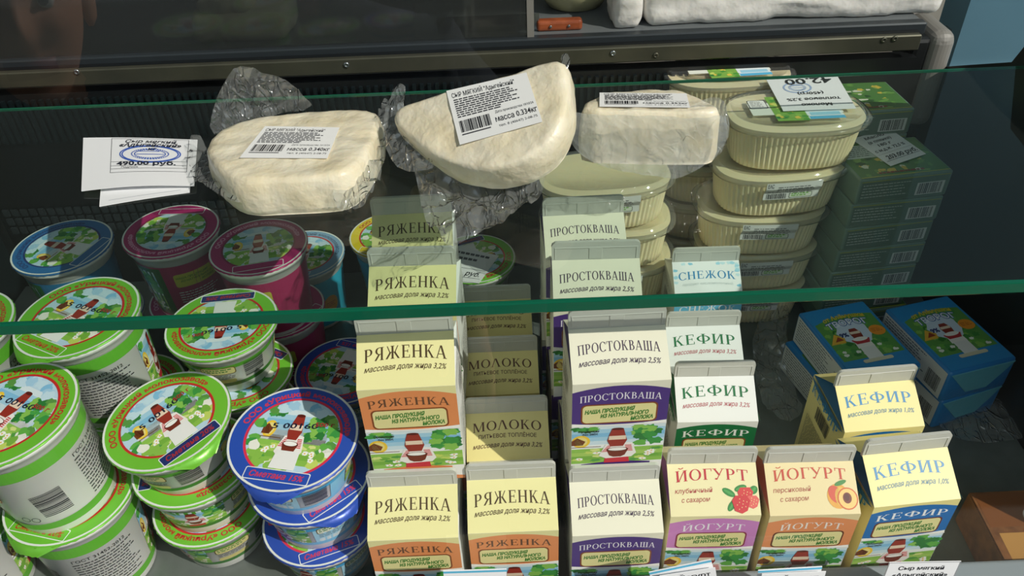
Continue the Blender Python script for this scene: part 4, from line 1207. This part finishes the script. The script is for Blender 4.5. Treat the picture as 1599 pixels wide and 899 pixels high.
def fold_flap(name):
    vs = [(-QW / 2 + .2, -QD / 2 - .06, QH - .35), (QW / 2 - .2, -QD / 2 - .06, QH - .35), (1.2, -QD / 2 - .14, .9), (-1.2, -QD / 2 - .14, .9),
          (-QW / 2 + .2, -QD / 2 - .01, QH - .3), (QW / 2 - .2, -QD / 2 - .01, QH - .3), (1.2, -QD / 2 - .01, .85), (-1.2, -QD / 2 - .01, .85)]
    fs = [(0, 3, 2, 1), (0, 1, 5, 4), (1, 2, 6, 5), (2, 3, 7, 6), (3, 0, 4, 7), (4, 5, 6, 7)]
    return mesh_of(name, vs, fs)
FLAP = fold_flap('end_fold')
def curd(loc, rz, label):
    o = empty('curd_cheese_pack', loc, rz, label, 'curd cheese', 'stacked curd cheese packs')
    b = link('wrapped_block', CUR, 'curd_wrap', o)
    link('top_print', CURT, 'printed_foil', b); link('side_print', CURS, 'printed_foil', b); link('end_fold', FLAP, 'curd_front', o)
for px, py, rz, nm in ((1340, 526, 12, 'stack behind the yellow КЕФИР carton'), (1482, 518, 14, 'stack nearest the dark side panel')):
    q = on_z(px, py, 2 * QH)
    curd((q.x, q.y, QH + .004), R(rz), 'blue ТВОРОГ 9%% curd pack, upper one of the %s' % nm)
    curd((q.x + (-.5 if px < 1400 else .1), q.y + .2, 0), R(rz + 3), 'blue ТВОРОГ 9%% curd pack, lower one of the %s' % nm)

# ------------------------------------------------------------------ cheese halves in vacuum film on the glass shelf
def slab(name, outline3, n, thick, bev=.7, N=90, rings=10, seed=0, amp=.09):
    """outline3 = points of the upper face; the block is grown along -n with rounded upper edge"""
    B = resample(outline3, N)
    c = sum(B, Vector()) / N
    vs, fs = [c.copy()], []
    lev = [(k / rings * .90, 0.0) for k in range(1, rings + 1)] + [(.955, .03), (.985, .14), (1.0, .35), (1.005, .55), (1.0, .78), (.985, .92), (.96, 1.0)]
    for rho, dz in lev:
        for p_ in B:
            q = c.lerp(p_, rho) - n * (thick * dz)
            nz = noise.noise(q * .45 + Vector((seed, 0, 0))) * amp * 1.6 + noise.noise(q * 1.3) * amp
            d_ = n if dz < .1 else (p_ - c).normalized()
            vs.append(q + d_ * nz * (1 if dz < .99 else 0))
    for i in range(N): fs.append((0, 1 + i, 1 + (i + 1) % N))
    for r in range(len(lev) - 1):
        a, b = 1 + r * N, 1 + (r + 1) * N
        for i in range(N):
            j = (i + 1) % N
            fs.append((a + i, b + i, b + j, a + j))
    fs.append(tuple(1 + (len(lev) - 1) * N + i for i in range(N)))
    me = mesh_of(name, vs, fs, True)
    return me
def film_sheet(polys, seed):
    """polys: list of (pixel outline, pixel -> point, crumple direction, crumple size)"""
    V, Fc = [], []
    for k, (pts, fm, d_, amp) in enumerate(polys):
        B = resample([Vector(q) for q in chaikin(pts, 1)], 110)
        c = sum(B, Vector((0, 0))) / 110
        o = len(V); rings = 26
        def pt(q, rho):
            b = fm(q.x, q.y)
            return b + d_ * (amp * (fold(b.x, b.y + b.z * .7, .36, seed + k) * .75 + .25 * fold(b.x, b.y + b.z * .6, 1.0, seed + 5 + k)))
        V.append(pt(c, 0))
        for r in range(1, rings + 1):
            for q in B: V.append(pt(c.lerp(q, r / rings), r / rings))
        for i in range(110): Fc.append((o, o + 1 + i, o + 1 + (i + 1) % 110))
        for r in range(rings - 1):
            a, b = o + 1 + r * 110, o + 1 + (r + 1) * 110
            for i in range(110):
                j = (i + 1) % 110
                Fc.append((a + i, b + i, b + j, a + j))
    return mesh_of('vacuum_film', V, Fc, True)
def cheese_label_art(mass, full):
    def art(C):
        C.rect(0, 0, 1, 1, 'f1f0ee', 0)
        C.text('СЫР МЯГКИЙ "Адыгейский"', .44, .88, .78, .085, '24242a', 2, .01)
        C.text('Дата производства 10/10/24', .74, .40, .46, .045, '3a3a40', 2)
        C.text('масса ' + mass, .74, .27, .50, .10, '24242a', 2, .015)
        C.text('тел. 8 (40647) 2-08-75', .74, .14, .46, .045, '3a3a40', 2)
        rnd = random.Random(3)
        for i in range(9):
            y_ = .78 - i * .040; x_ = .06
            end = rnd.uniform(.72, .86) if i < 7 else .6
            while x_ < end:
                l = rnd.uniform(.02, .08); C.rect(x_, y_, min(end, x_ + l), y_ + .022, '3a3a40', 2); x_ += l + .012
        C.barcode(.06, .19, .44, .40, '1c1c20', 2, 8)
        C.lines(.06, .44, .11, .17, 1, '3a3a40', 2, 3)
    return art
ZUP = Vector((0, 0, 1))
GC = 'half rounds of soft cheese on the glass shelf'
# first half round, lying flat
th1 = 3.2
z1_ = SHELF_Z + .02 + th1
ol = [(316, 222), (350, 196), (395, 181), (460, 172), (530, 169), (590, 170), (598, 185), (588, 215), (566, 252), (540, 272), (500, 277), (430, 280), (376, 283), (346, 272), (322, 245)]
o3 = [on_z(*q, z1_) for q in chaikin(ol, 1)]
co = sum(o3, Vector()) / len(o3)
ch1 = empty('cheese_half', (0, 0, 0), 0, 'cream half round of soft cheese lying flat in film beside the 490,00 card', 'cheese', GC)
link('cheese_block', slab('cheese_block', o3, ZUP, th1, seed=1), 'cheese', ch1)
card('weight_label', [on_z(414, 197, z1_ + .12), on_z(530, 199, z1_ + .12), on_z(511, 247, z1_ + .12), on_z(374, 246, z1_ + .12)], cheese_label_art('0.340кг', True), None, .02, .0, parent=ch1)
yback = max(v.y for v in o3)
fb = lambda x_, y_: on_y(x_, y_, yback + .4)
fz = lambda z_: (lambda x_, y_: on_z(x_, y_, z_))
link('vacuum_film', film_sheet([
    ([(322, 215), (332, 165), (350, 128), (368, 103), (400, 112), (440, 128), (470, 150), (492, 172), (420, 186), (360, 205)], fb, Vector((0, 1, 0)), .9),
    ([(545, 285), (565, 245), (590, 200), (600, 165), (610, 172), (606, 220), (600, 262), (590, 300), (575, 328), (548, 330), (520, 322), (525, 300)], fz(SHELF_Z + 1.4), ZUP, 1.3),
    ([(296, 240), (306, 222), (322, 228), (335, 262), (360, 290), (385, 318), (372, 328), (350, 322), (330, 305), (300, 285)], fz(SHELF_Z + .9), ZUP, 1.0),
    ([(340, 290), (400, 292), (480, 290), (540, 286), (548, 326), (500, 330), (430, 330), (380, 327)], fz(SHELF_Z + .35), ZUP, .35),
    ], 11), 'clear_film', ch1)
# second half round, propped up on its neighbours
A_, B_, C_ = on_z(655, 240, SHELF_Z + 3.6), on_z(800, 268, SHELF_Z + 4.1), on_z(884, 90, SHELF_Z + 9.2)
n2 = (B_ - A_).cross(C_ - A_).normalized()
if n2.z < 0: n2 = -n2
ol = [(609, 172), (640, 158), (720, 135), (800, 112), (868, 89), (884, 94), (887, 130), (886, 170), (874, 205), (850, 235), (805, 258), (755, 268), (705, 258), (660, 236), (625, 205), (609, 190)]
o3 = [on_plane(*q, A_, n2) for q in chaikin(ol, 1)]
ch2 = empty('cheese_half', (0, 0, 0), 0, 'half round of soft cheese propped up in film, marked 0.334кг', 'cheese', GC)
link('cheese_block', slab('cheese_block', o3, n2, 3.0, seed=5), 'cheese', ch2)
card('weight_label', [on_plane(697, 142, A_ + n2 * .14, n2), on_plane(822, 113, A_ + n2 * .14, n2), on_plane(847, 190, A_ + n2 * .14, n2), on_plane(718, 226, A_ + n2 * .14, n2)], cheese_label_art('0.334кг', True), None, .02, .0, parent=ch2)
pl2 = lambda k: (lambda x_, y_: on_plane(x_, y_, A_ - n2 * k, n2))
def drape(x_, y_):
    z_ = SHELF_Z + .25 + max(0, (300 - y_)) * .028
    return on_z(x_, y_, z_)
link('vacuum_film', film_sheet([
    ([(598, 215), (606, 170), (622, 132), (640, 140), (618, 178), (640, 222), (690, 262), (660, 275), (640, 272), (618, 262)], pl2(1.2), n2, .7),
    ([(640, 255), (690, 262), (760, 272), (830, 256), (848, 262), (856, 272), (845, 320), (836, 332), (812, 338), (795, 350), (778, 368), (740, 378), (712, 392), (698, 394), (680, 366), (660, 342), (655, 300)], drape, ZUP, 1.2),
    ([(876, 90), (886, 84), (892, 96), (888, 112), (880, 108)], pl2(.6), n2, .3),
    ], 23), 'clear_film', ch2)
# third half round, tilted away, cut side to the front
q0, q1 = on_z(903, 264, SHELF_Z + .3), on_z(1116, 268, SHELF_Z + .3)
ax = (q1 - q0); ax.z = 0
wd3 = ax.length; ax.normalize()
yd = Vector((-ax.y, ax.x, 0))
tl = R(6)
yt, zt_ = yd * math.cos(tl) - ZUP * math.sin(tl), ZUP * math.cos(tl) + yd * math.sin(tl)
th3 = 4.3
base3 = q0.lerp(q1, .5)
loc_ol = [(-.5, 0), (-.1, -.15), (.3, -.1), (.5, .2), (.49, 1.6), (.38, 3.6), (.18, 5.0), (-.1, 5.2), (-.34, 4.2), (-.48, 2.0)]
o3 = [base3 + ax * (a * wd3) + yt * b + zt_ * th3 + Vector((0, 0, .55)) for a, b in chaikin(loc_ol, 1)]
ch3 = empty('cheese_half', (0, 0, 0), 0, 'half round of soft cheese with its cut side to the front, before the oval tubs', 'cheese', GC)
link('cheese_block', slab('cheese_block', o3, zt_, th3, seed=9), 'cheese', ch3)
t3 = lambda a, b: base3 + ax * (a * wd3) + yt * b + zt_ * (th3 + .15) + Vector((0, 0, .55))
card('weight_label', [t3(-.36, 3.6), t3(.28, 3.6), t3(.28, .5), t3(-.36, .5)], cheese_label_art('0.352кг', True), None, .02, parent=ch3)
f3 = lambda x_, y_: on_y(x_, y_, base3.y - .55)
link('vacuum_film', film_sheet([
    ([(882, 195), (888, 172), (930, 176), (1010, 178), (1090, 182), (1125, 176), (1136, 188), (1134, 215), (1122, 240), (1085, 262), (1062, 276), (1020, 272), (960, 262), (915, 246), (892, 225)], f3, Vector((0, -1, 0)), .55),
    ([(1060, 175), (1100, 150), (1128, 148), (1136, 178), (1134, 215), (1110, 245), (1080, 250)], lambda x_, y_: on_y(x_, y_, base3.y + 1.2), Vector((0, -1, 0)), .9),
    ], 37), 'thick_film', ch3)

# ------------------------------------------------------------------ loose plastic bags on the deck
def loose_bag(label, pts, zf, amp, seed):
    me = film_sheet([(pts, zf, ZUP, amp)], seed)
    o = link('plastic_bag', me, 'clear_film'); tag(o, label, 'plastic bag', None); return o
def bump_z(cx, cy, r, h):
    def f(x_, y_):
        k = max(0, 1 - ((x_ - cx) ** 2 + (y_ - cy) ** 2) / r ** 2)
        return on_z(x_, y_, .35 + h * k)
    return f
loose_bag('crumpled clear plastic bag on the deck between the green and yellow КЕФИР cartons', [(1172, 520), (1215, 482), (1232, 478), (1228, 520), (1230, 570), (1240, 610), (1255, 650), (1225, 668), (1190, 640), (1178, 590)], bump_z(1235, 515, 70, 2.0), 1.0, 51)
loose_bag('clear plastic bag spread under the curd packs beside the side panel', [(1445, 640), (1500, 632), (1590, 600), (1640, 630), (1620, 680), (1560, 695), (1490, 690), (1450, 650)], bump_z(1550, 650, 60, .4), .45, 77)

# ------------------------------------------------------------------ price tags on the front rail, wafer box
def tagcard(x0, x1, yl, yr, art, label, dyf=31.9, drop=4.6):
    c0, c1 = on_y(x0, yl, dyf), on_y(x1, yr, dyf)
    dn = Vector((0, -.6, -drop)); sl = (c1 - c0); sl.normalize(); pr_ = Vector((sl.z, 0, -sl.x)) * drop + Vector((0, -.5, 0))
    card('price_tag', [c0, c1, c1 + pr_, c0 + pr_], art, label, .05, .0, 'price tag', 'price tags along the front rail')
def art_cheese(C):
    for a in ((0, 0, 1, .012), (0, .985, 1, 1), (0, 0, .008, 1), (.992, 0, 1, 1)): C.rect(*a, '9a9ca0', 1)
    C.text('Сыр мягкий', .48, .86, .64, .085, '1e2024', 1, .012)
    C.text('«Адыгейский»', .5, .70, .78, .085, '1e2024', 1, .012)
def art_plain(C):
    C.rect(.0, .94, 1, .985, '5ab4d8', 1)
def art_yog(C):
    C.text('Йогурт', .62, .88, .56, .09, '1e2024', 1, .012)
tagcard(1389, 1501, 878, 876, art_cheese, 'white price tag reading Сыр мягкий «Адыгейский» on the front rail')
tagcard(1013, 1110, 893, 873, art_plain, 'tilted white price tag with a blue edge before the strawberry yogurt', 32.0)
tagcard(1030, 1117, 899, 886, art_yog, 'white price tag reading Йогурт laid over the blue edged tag', 31.6)
tagcard(1184, 1284, 890, 884, art_plain, 'white price tag with a blue edge before the peach yogurt', 32.0)
tagcard(1190, 1290, 896, 892, art_yog, 'white price tag reading Йогурт before the peach yogurt', 31.6)
tagcard(692, 791, 891, 888, art_plain, 'plain white price tag before the second РЯЖЕНКА carton', 32.0)
wx = empty('wafer_box', (0, 0, 0), 0, 'brown box with an orange patch lying on the deck by the side panel', 'box')
zw = 4.0
cor = [on_z(1512, 768, zw), on_z(1640, 762, zw), on_z(1690, 880, zw), on_z(1572, 884, zw)]
vs = cor + [Vector((v_.x, v_.y, 0)) for v_ in cor]
bm = bmesh.new(); q = [bm.verts.new(v_) for v_ in vs]
for f in ((0, 1, 2, 3), (7, 6, 5, 4), (0, 4, 5, 1), (1, 5, 6, 2), (2, 6, 7, 3), (3, 7, 4, 0)): bm.faces.new([q[i] for i in f])
bmesh.ops.bevel(bm, geom=bm.edges[:], offset=.12, segments=2, affect='EDGES')
wb_ = link('box_body', bm_mesh('box_body', bm), 'brown_card', wx)
fm, _n = quad_map(cor)
C = Canvas()
C.rect(.12, .04, .98, .42, 'b98a4c', 0); C.rect(.45, .30, .98, .46, 'd8552c', 1); C.rect(.05, .5, .98, .96, '7a4a26', 0)
C.ell(.62, .62, .10, .12, 'd8cfc4', 1); C.ell(.62, .62, .07, .09, '7a4a26', 2)
link('box_print', C.build('box_print', fm), 'printed_card', wb_)

# ------------------------------------------------------------------ things on the seller's worktop
def lumpy(name, x0, y0, z0, x1, y1, z1, bev, amp, sc, seed, cuts=24):
    bm = bmesh.new(); box_bm(bm, x0, y0, z0, x1, y1, z1, bev, 4)
    bmesh.ops.subdivide_edges(bm, edges=[e for e in bm.edges if e.calc_length() > 2], cuts=cuts, use_grid_fill=True)
    for v_ in bm.verts:
        k = fold(v_.co.x, v_.co.y + v_.co.z, sc, seed) * amp
        c = Vector(((x0 + x1) / 2, (y0 + y1) / 2, (z0 + z1) / 2)); d_ = (v_.co - c)
        d_.x *= .25
        v_.co += d_.normalized() * k
        v_.co.z = max(v_.co.z, z0)
    return bm_mesh(name, bm, True)
xb0, xb1 = on_y(1005, 40, 88).x, on_y(1462, 25, 88).x
o = link('bagged_packet', lumpy('bagged_packet', xb0, 87.2, WTZ, xb1, 99, WTZ + 7, 1.2, .45, .35, 3), 'bag_white')
tag(o, 'long white packet in a crinkled plastic bag on the worktop', 'packet')
xa0, xa1 = on_y(955, 30, 88).x, on_y(1004, 30, 88).x
o = link('plastic_bag', lumpy('plastic_bag', xa0, 86.7, WTZ, xa1 - .3, 93, WTZ + 5.2, 1.1, .5, .6, 8, 12), 'bag_white')
tag(o, 'small crumpled white plastic bag at the end of the long packet', 'plastic bag')
kn = empty('kitchen_knife', (0, 0, 0), 0, 'knife with an orange brown wooden handle on the worktop', 'knife')
k0, k1 = on_y(838, 43, 87.5).x, on_y(909, 43, 87.5).x
box('handle', k0, 87.0, WTZ, k1, 88.3, WTZ + 1.2, 'wood_handle', kn, .35, 3)
box('blade', k0 - 11, 87.6, WTZ + .02, k0 + .3, 87.7, WTZ + 1.9, 'steel', kn)
for t in (.3, .7):
    me = lathe('rivet', [(.16, 0), (.16, .1), (.1, .14)], 10)
    r_ = link('rivet', me, 'steel', kn); r_.location = Vector((k0 + (k1 - k0) * t, 86.98, WTZ + .6)) * CM; r_.rotation_euler = (math.pi / 2, 0, 0)
pc = on_z(905, 16, WTZ)
bo = empty('enamel_bowl', (pc.x - .4, 95.5, WTZ), 0, 'olive enamel bowl with a dark cover behind the knife', 'bowl')
link('bowl_shell', lathe('bowl_shell', [(2.6, 0), (3.2, .2), (4.6, 2.0), (5.2, 4.6), (5.3, 4.7), (5.1, 4.6), (4.4, 2.1), (3, .4)], 40, True, True), 'bowl_enamel', bo)
link('bowl_cover', lathe('bowl_cover', [(5.35, 4.5), (5.4, 4.8), (4.5, 5.4), (1.0, 5.8), (.9, 6.6), (.5, 6.8)], 40), 'dark_green_lid', bo)
c0, c1 = on_y(308, 60, 89).x, on_y(455, 60, 89).x
cl = empty('folded_cloth', (0, 0, 0), 0, 'pale folded cloth behind the dark sliding door glass', 'cloth')
link('lower_fold', lumpy('lower_fold', c0, 87.6, WTZ, c1, 95, WTZ + 3.2, 1.0, .35, .3, 14, 14), 'cloth_white', cl)
link('upper_fold', lumpy('upper_fold', c0 + 1.2, 88.0, WTZ + 3.0, c1 - 3.6, 94, WTZ + 4.9, .8, .4, .5, 17, 12), 'cloth_white', cl)

# ------------------------------------------------------------------ the photographer, bending towards the glass (seen only as a reflection)
def skin_mesh(name, verts, edges, radii, sub=2, root=0):
    me = bpy.data.meshes.new(name); me.from_pydata([tuple(Vector(v_) * CM) for v_ in verts], edges, []); me.update()
    o = bpy.data.objects.new(name, me); COL.objects.link(o)
    o.modifiers.new('skin', 'SKIN')
    for i, sv in enumerate(me.skin_vertices[0].data):
        r_ = radii[i] if isinstance(radii[i], tuple) else (radii[i], radii[i])
        sv.radius = (r_[0] * CM, r_[1] * CM); sv.use_root = (i == root)
    m_ = o.modifiers.new('sub', 'SUBSURF'); m_.levels = sub; m_.render_levels = sub
    out = bpy.data.meshes.new_from_object(o.evaluated_get(bpy.context.evaluated_depsgraph_get()))
    bpy.data.objects.remove(o); bpy.data.meshes.remove(me)
    return out
def head_verts():
    """a head about 23 cm tall, chin at z = 0, face towards +y"""
    nu, nv = 64, 56
    vs, fs = [], []
    g = lambda x_, c, s_: math.exp(-((x_ - c) / s_) ** 2)
    for j in range(nv + 1):
        th = math.pi * j / nv
        for i in range(nu):
            ph = 2 * math.pi * i / nu
            x_, y_, z_ = math.sin(th) * math.sin(ph), math.sin(th) * math.cos(ph), -math.cos(th)
            h = (z_ + 1) / 2
            wx = 7.6 * (1 - .34 * (1 - h) ** 1.6); wy = 9.4 * (1 - .12 * (1 - h))
            X, Y, Z = x_ * wx, y_ * wy, h * 23
            if y_ < 0: Y *= 1 - .35 * (1 - h) ** 2; Z += (1 - h) ** 2 * 5 * (-y_)
            if y_ > 0:
                Y += y_ * (2.1 * g(X, 0, 1.15) * g(Z, 9.6, 1.8) + 1.0 * g(X, 0, .9) * g(Z, 11.8, 1.8))          # nose
                Y += .9 * g(X, 0, 2.0) * g(Z, 6.7, .7) + .8 * g(X, 0, 1.9) * g(Z, 5.2, .65) - .55 * g(X, 0, 2.6) * g(Z, 5.95, .32)   # lips
                Y += 1.0 * g(X, 0, 2.2) * g(Z, 1.8, 1.6) - .5 * g(X, 0, 2.4) * g(Z, 3.7, .7)                     # chin
                for s_ in (-1, 1):
                    Y -= .9 * g(X, s_ * 3.1, 1.5) * g(Z, 12.6, 1.2)                                               # sockets
                    Y += .55 * g(X, s_ * 3.0, 1.9) * g(Z, 14.4, .8) + .6 * g(X, s_ * 4.2, 1.8) * g(Z, 9.8, 2.0)     # brow, cheek
            vs.append(Vector((X, Y, Z)))
    for j in range(nv):
        for i in range(nu):
            k = (i + 1) % nu
            fs.append((j * nu + i, j * nu + k, (j + 1) * nu + k, (j + 1) * nu + i))
    return vs, fs
CHIN = Vector((-50, -5, 42.5))
FACE = Vector((.45, .86, -.22)).normalized()
HUP = (Vector((-.10, .10, 1)) - FACE * Vector((-.10, .10, 1)).dot(FACE)).normalized()
HRT = FACE.cross(HUP).normalized()
def hp(v_): return CHIN + HRT * v_.x + FACE * (v_.y - 8.0) + HUP * v_.z
hv, hf = head_verts()
pelvis, chest, neckb = Vector((-8, -82, 32)), Vector((-30, -52, 52)), Vector((-43, -31, 56))
hips = [Vector((-17, -84, 28)), Vector((1, -84, 28))]
bv = [pelvis, pelvis.lerp(chest, .5), chest, neckb, hp(Vector((0, -2.5, 3)))]
be = [(0, 1), (1, 2), (2, 3), (3, 4)]
br_ = [15, 14, 15, 7.5, 5.8]
def chain(start, pts, rad):
    k = start
    for q_, r_ in zip(pts, rad):
        bv.append(q_); br_.append(r_); be.append((k, len(bv) - 1)); k = len(bv) - 1
    return k
for hx in hips:
    chain(0, [hx, hx + Vector((0, 6, -42)), hx + Vector((0, 0, -82)), hx + Vector((0, 13, -86))], [9, 6.3, 4.6, 4])
sh_ = [chest + Vector((-17, 2, 1)), chest + Vector((16, -8, 0))]
wr_ends = []
for k, s_ in enumerate(sh_):
    el = s_ + Vector((-4 if k == 0 else 5, 2, -27)); wr_p = el + Vector((2, 12, -20))
    chain(2, [s_, el, wr_p], [6.5, 4.6, 3.2]); wr_ends.append(wr_p)
cloth = skin_mesh('clothes', bv[:3] + bv[3:], be, br_, 2)
ph = empty('person', (0, 0, 0), 0, 'person in a dark shirt bending towards the front glass, seen reflected in it', 'person')
vs, fs = [hp(v_) for v_ in hv], list(hf)
me = mesh_of('body', vs, fs, True)
bm = bmesh.new(); bm.from_mesh(me)
nk = skin_mesh('neck', [hp(Vector((0, -3.5, 9))), hp(Vector((0, -4.5, 2))), neckb, chest], [(0, 1), (1, 2), (2, 3)], [6.0, 5.9, 6.6, 9], 2)
bm.from_mesh(nk)
for k, w_ in enumerate(wr_ends):
    d_ = Vector((0, .35, -1)).normalized(); sd_ = Vector((1, 0, 0)) * (1 if k == 0 else -1)
    palm = w_ + d_ * 6
    hvv = [w_ - d_ * 2, w_ + d_ * 2, palm]; hee = [(0, 1), (1, 2)]; hrr = [2.7, 2.6, (3.6, 1.6)]
    for j, (off, ln) in enumerate(((-2.7, 6.0), (-.9, 7.4), (.9, 7.8), (2.6, 7.0))):
        b0 = len(hvv); kn_ = palm + sd_ * off + d_ * 2
        hvv += [kn_, kn_ + d_ * ln * .5 + Vector((0, .8, 0)), kn_ + d_ * ln * .9 + Vector((0, 2.2, 0))]
        hee += [(2, b0), (b0, b0 + 1), (b0 + 1, b0 + 2)]; hrr += [.95, .85, .7]
    b0 = len(hvv); hvv += [w_ + d_ * 3.2 + sd_ * 3.2, w_ + d_ * 6 + sd_ * 5 + Vector((0, 1, 0)), w_ + d_ * 8.5 + sd_ * 5.2 + Vector((0, 2, 0))]
    hee += [(1, b0), (b0, b0 + 1), (b0 + 1, b0 + 2)]; hrr += [1.3, 1.05, .85]
    hm = skin_mesh('hand', hvv, hee, hrr, 1)
    bm.from_mesh(hm); bpy.data.meshes.remove(hm)
me2 = bpy.data.meshes.new('body'); bm.to_mesh(me2); bm.free()
me2.polygons.foreach_set('use_smooth', [True] * len(me2.polygons))
for p_ in me2.polygons: p_.material_index = 0
link('body', me2, 'skin', ph)
cloth.materials.clear(); cloth.polygons.foreach_set('use_smooth', [True] * len(cloth.polygons))
link('clothes', cloth, 'shirt', ph)
# hair cap, ears, eyes, lips
hb = [hp(Vector((v_.x * 1.06, v_.y * 1.05 - .3, v_.z * 1.02))) for v_ in hv]
keep = [f for f in hf if all((hv[i].z > 17.5 - max(0, -hv[i].y) * 1.1) for i in f)]
link('hair', mesh_of('hair', hb, keep, True), 'hair', ph)
for s_ in (-1, 1):
    em = lathe('eye', [(.2, -1.15), (.8, -.85), (1.15, 0), (.8, .85), (.2, 1.15)], 16)
    e_ = link('eye', em, 'eye_white', ph); e_.location = hp(Vector((s_ * 3.1, 6.75, 12.6))) * CM
    im = lathe('iris', [(.2, -.6), (.5, -.3), (.58, 0), (.4, .4), (.1, .55)], 12)
    i_ = link('iris', im, 'eye_dark', e_); i_.location = FACE * .0075
    am = lathe('ear', [(.5, -2.9), (1.5, -1.8), (1.7, 0), (2.0, 1.8), (.6, 3.0)], 14)
    a_ = link('ear', am, 'skin', ph); a_.location = hp(Vector((s_ * 7.3, -.8, 11))) * CM; a_.scale = (.45, .8, 1)
lv = [hp(Vector((x_ * .42, 9.55 - .035 * x_ * x_ + dy_, z_))) for x_ in range(-6, 7) for z_, dy_ in ((5.0, -.9), (5.4, -.12), (5.95, -.35), (6.4, -.08), (6.9, -.9))]
lf = [(i * 5 + k, (i + 1) * 5 + k, (i + 1) * 5 + k + 1, i * 5 + k + 1) for i in range(12) for k in range(4)]
link('lips', mesh_of('lips', lv, lf, True), 'lip', ph)
